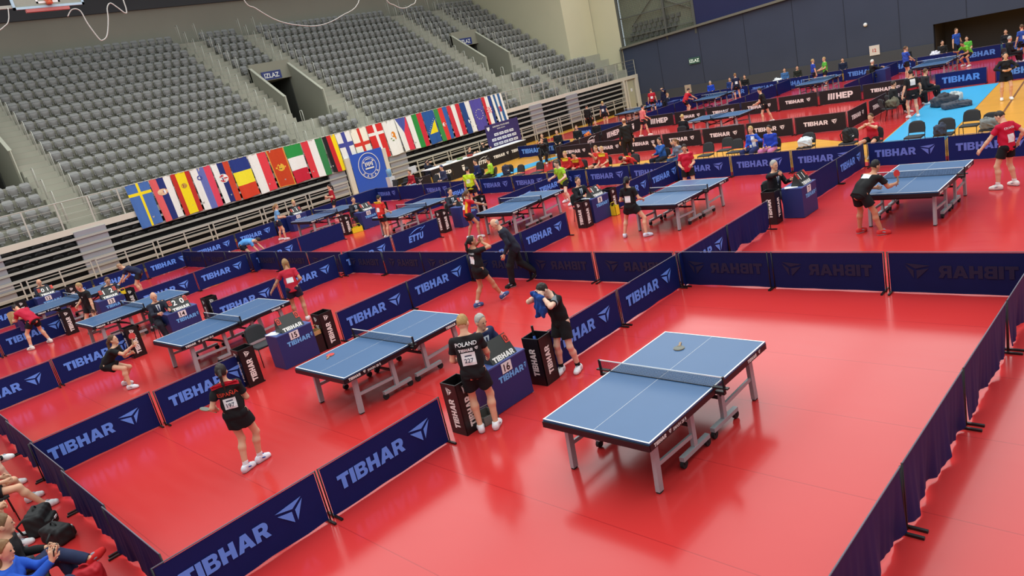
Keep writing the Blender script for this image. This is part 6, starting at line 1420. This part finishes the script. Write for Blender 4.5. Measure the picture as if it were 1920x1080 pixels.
b = MB(); b.tube([(.9 + .225 * math.sin(2 * math.pi * k / 20), -.38 + .225 * math.cos(2 * math.pi * k / 20), .16) for k in range(21)], .012, 6); b.box((.9, -.08, .13), (.14, .16, .12)); ob('rim', b.mesh('rim', mat('rim_orange', (226, 120, 84), .5), True), t)
b = MB(); b.span((.28, -.05, -.09), (1.38, .05, -.01)); ob('edge_pad', b.mesh('edge_pad', mat('pad_rose', (186, 106, 104), .7)), t)
b = MB(); b.bar((.5, .1, .6), (.5, 3.0, 4.6), .08, .08); b.bar((1.3, .1, .6), (1.3, 3.0, 4.6), .08, .08); b.bar((-1.0, .06, .1), (0, .06, .1), .06, .08); b.box((.9, .1, .6), (.95, .1, .1)); ob('hanger', b.mesh('hanger', mat('hanger_grey', (170, 170, 160), .5)), t)
def cable(pts, r, label):
    P = [Vector(p) for p in pts]; out = []
    for i in range(len(P) - 1):
        p0, p1, p2, p3 = P[max(i - 1, 0)], P[i], P[i + 1], P[min(i + 2, len(P) - 1)]
        for k in range(6):
            u = k / 6; out.append(.5 * ((2 * p1) + (p2 - p0) * u + (2 * p0 - 5 * p1 + 4 * p2 - p3) * u * u + (3 * p1 - p0 - 3 * p2 + p3) * u ** 3))
    out.append(P[-1]); b = MB(); b.tube(out, r, 6); o = ob('cable', b.mesh('cable', mat('cable_pale', (196, 196, 190), .5), True)); tag(o, label, 'cable')
X_ = -18.6
cable([(X_, .84, 8.97), (X_, 1.01, 9.14), (X_, 1.21, 9.09), (X_, 1.29, 8.72), (X_, 1.44, 8.3), (X_, 1.53, 8.24), (X_, 1.7, 8.37), (X_, 1.88, 8.8), (X_, 1.96, 9.1), (X_, 2.09, 9.22), (X_, 2.24, 9.09), (X_, 2.4, 8.92), (X_, 2.47, 9.0), (X_, 2.48, 9.6), (X_, 2.5, 13)], .016, 'pale looping cable dangling beside the basketball backboard')
cable([(X_, 6.0, 11), (X_, 6.25, 9.04), (X_, 6.61, 8.66), (X_, 7.26, 8.21), (X_, 8.03, 7.97), (X_, 8.88, 7.88), (X_, 9.87, 8.1), (X_, 10.91, 8.67), (X_, 11.6, 11)], .014, 'pale sagging cable across the middle block of the stand')
cable([(X_, 11.9, 10), (X_, 12.07, 8.57), (X_, 12.43, 8.25), (X_, 12.79, 8.11), (X_, 13.22, 8.18), (X_, 13.59, 8.45), (X_, 13.8, 10)], .014, 'short pale cable loop below the roof edge')
cable([(X_, -.53, 9.32), (X_, -.61, 9.05), (X_, -.75, 8.89), (X_, -1.1, 8.8), (X_, -1.6, 9.4)], .014, 'pale cable hanging from the end of the backboard')
# ------------------------------------------------ spectators at the near corner
FRT = .0085
M_ = person('man with short brown hair and black jacket sitting with crossed legs and red shoes', -4.62, -6.25, 74, 1.72, 'sit', False, (BLK, 'jacket'), ((40, 48, 78), 'pants'), (206, 40, 40), ((120, 92, 62), 'short'), res=FRT, lean=8, fl=(-.10, .46), fr=(-.02, .64, .30), ftr=(30, 20), hl=(-.2, .26, .66), hr=(.2, .26, .68))
chair(-4.62, -6.25, 78, 'black chair under the man with red shoes')
W_ = person('woman in blue jacket with long brown hair filming on her phone', -3.96, -6.36, 62, 1.68, 'sit', True, ((38, 86, 190), 'long'), ((40, 46, 80), 'pants'), (220, 60, 60), ((132, 96, 60), 'long'), res=FRT, head=(6, -8), hl=(-.02, .42, .96), hr=(.08, .42, .95), gl=(.1, .3, .9), gr=(-.1, .3, .9))
chair(-3.96, -6.36, 78, 'black chair under the woman in blue')
w_ = to_world(W_, (.03, .47, 1.03)); t = thing('phone', 'dark phone held up by the woman in blue', 'phone', w_, -28); t.rotation_euler = (R(-15), 0, R(-28)); b = MB(); b.box((0, 0, 0), (.15, .009, .075)); ob('body', b.mesh('body', blackp), t); b = MB(); b.box((0, -.006, 0), (.14, .002, .068)); ob('screen', b.mesh('screen', mat('phone_screen', (70, 80, 96), .2)), t)
for x, y, lab in [(-5.45, -6.25, 'empty grey-black chair beside the man with red shoes'), (-6.1, -6.3, 'empty grey-black chair next to the seated legs')]: chair(x, y, 88, lab)
person('spectator in black shorts with clasped hands, seated beside the empty chairs', -6.95, -6.40, 88, 1.72, 'sitlean', False, (BLK, 'tee'), ((28, 28, 30), 'shorts'), (228, 228, 230), (DK, 'short'), res=.010, sk=skin); chair(-6.95, -6.40, 88, 'black chair under the spectator with clasped hands')
person('spectator in black shorts with outstretched legs and white shoes', -8.05, -6.02, 88, 1.74, 'sit', False, (BLK, 'tee'), ((28, 28, 30), 'shorts'), (230, 230, 232), (DK, 'short'), res=.010, sk=skin, wl=(-8.38, -5.52), wr=(-7.78, -5.46)); chair(-8.05, -6.02, 88, 'black chair under the spectator with outstretched legs')
person('spectator with one leg crossed and black ankle socks by the barrier corner', -9.65, -6.02, 88, 1.74, 'sit', False, (BLK, 'tee'), ((28, 28, 30), 'shorts'), (230, 230, 230), (DK, 'short'), res=.010, sk=skin3, fl=(-.02, .48, .40), fr=(.22, .46), ftl=(-40, 10), sock=(26, 26, 28)); chair(-9.65, -6.02, 88, 'black chair under the spectator with crossed leg')
backpack((-7.0, -5.68, .006), 150, bagk, 'large black backpack on the floor before the seated legs', (.46, .30, .36))
o = backpack((-6.35, -5.62, .006), 200, bagk, 'black bag lying on its side next to the large backpack', (.44, .28, .26))
backpack((-4.42, -5.72, .006), 60, mat('bag_red', (196, 30, 44), .7), 'red sports bag on the floor below the phone', (.34, .24, .36))
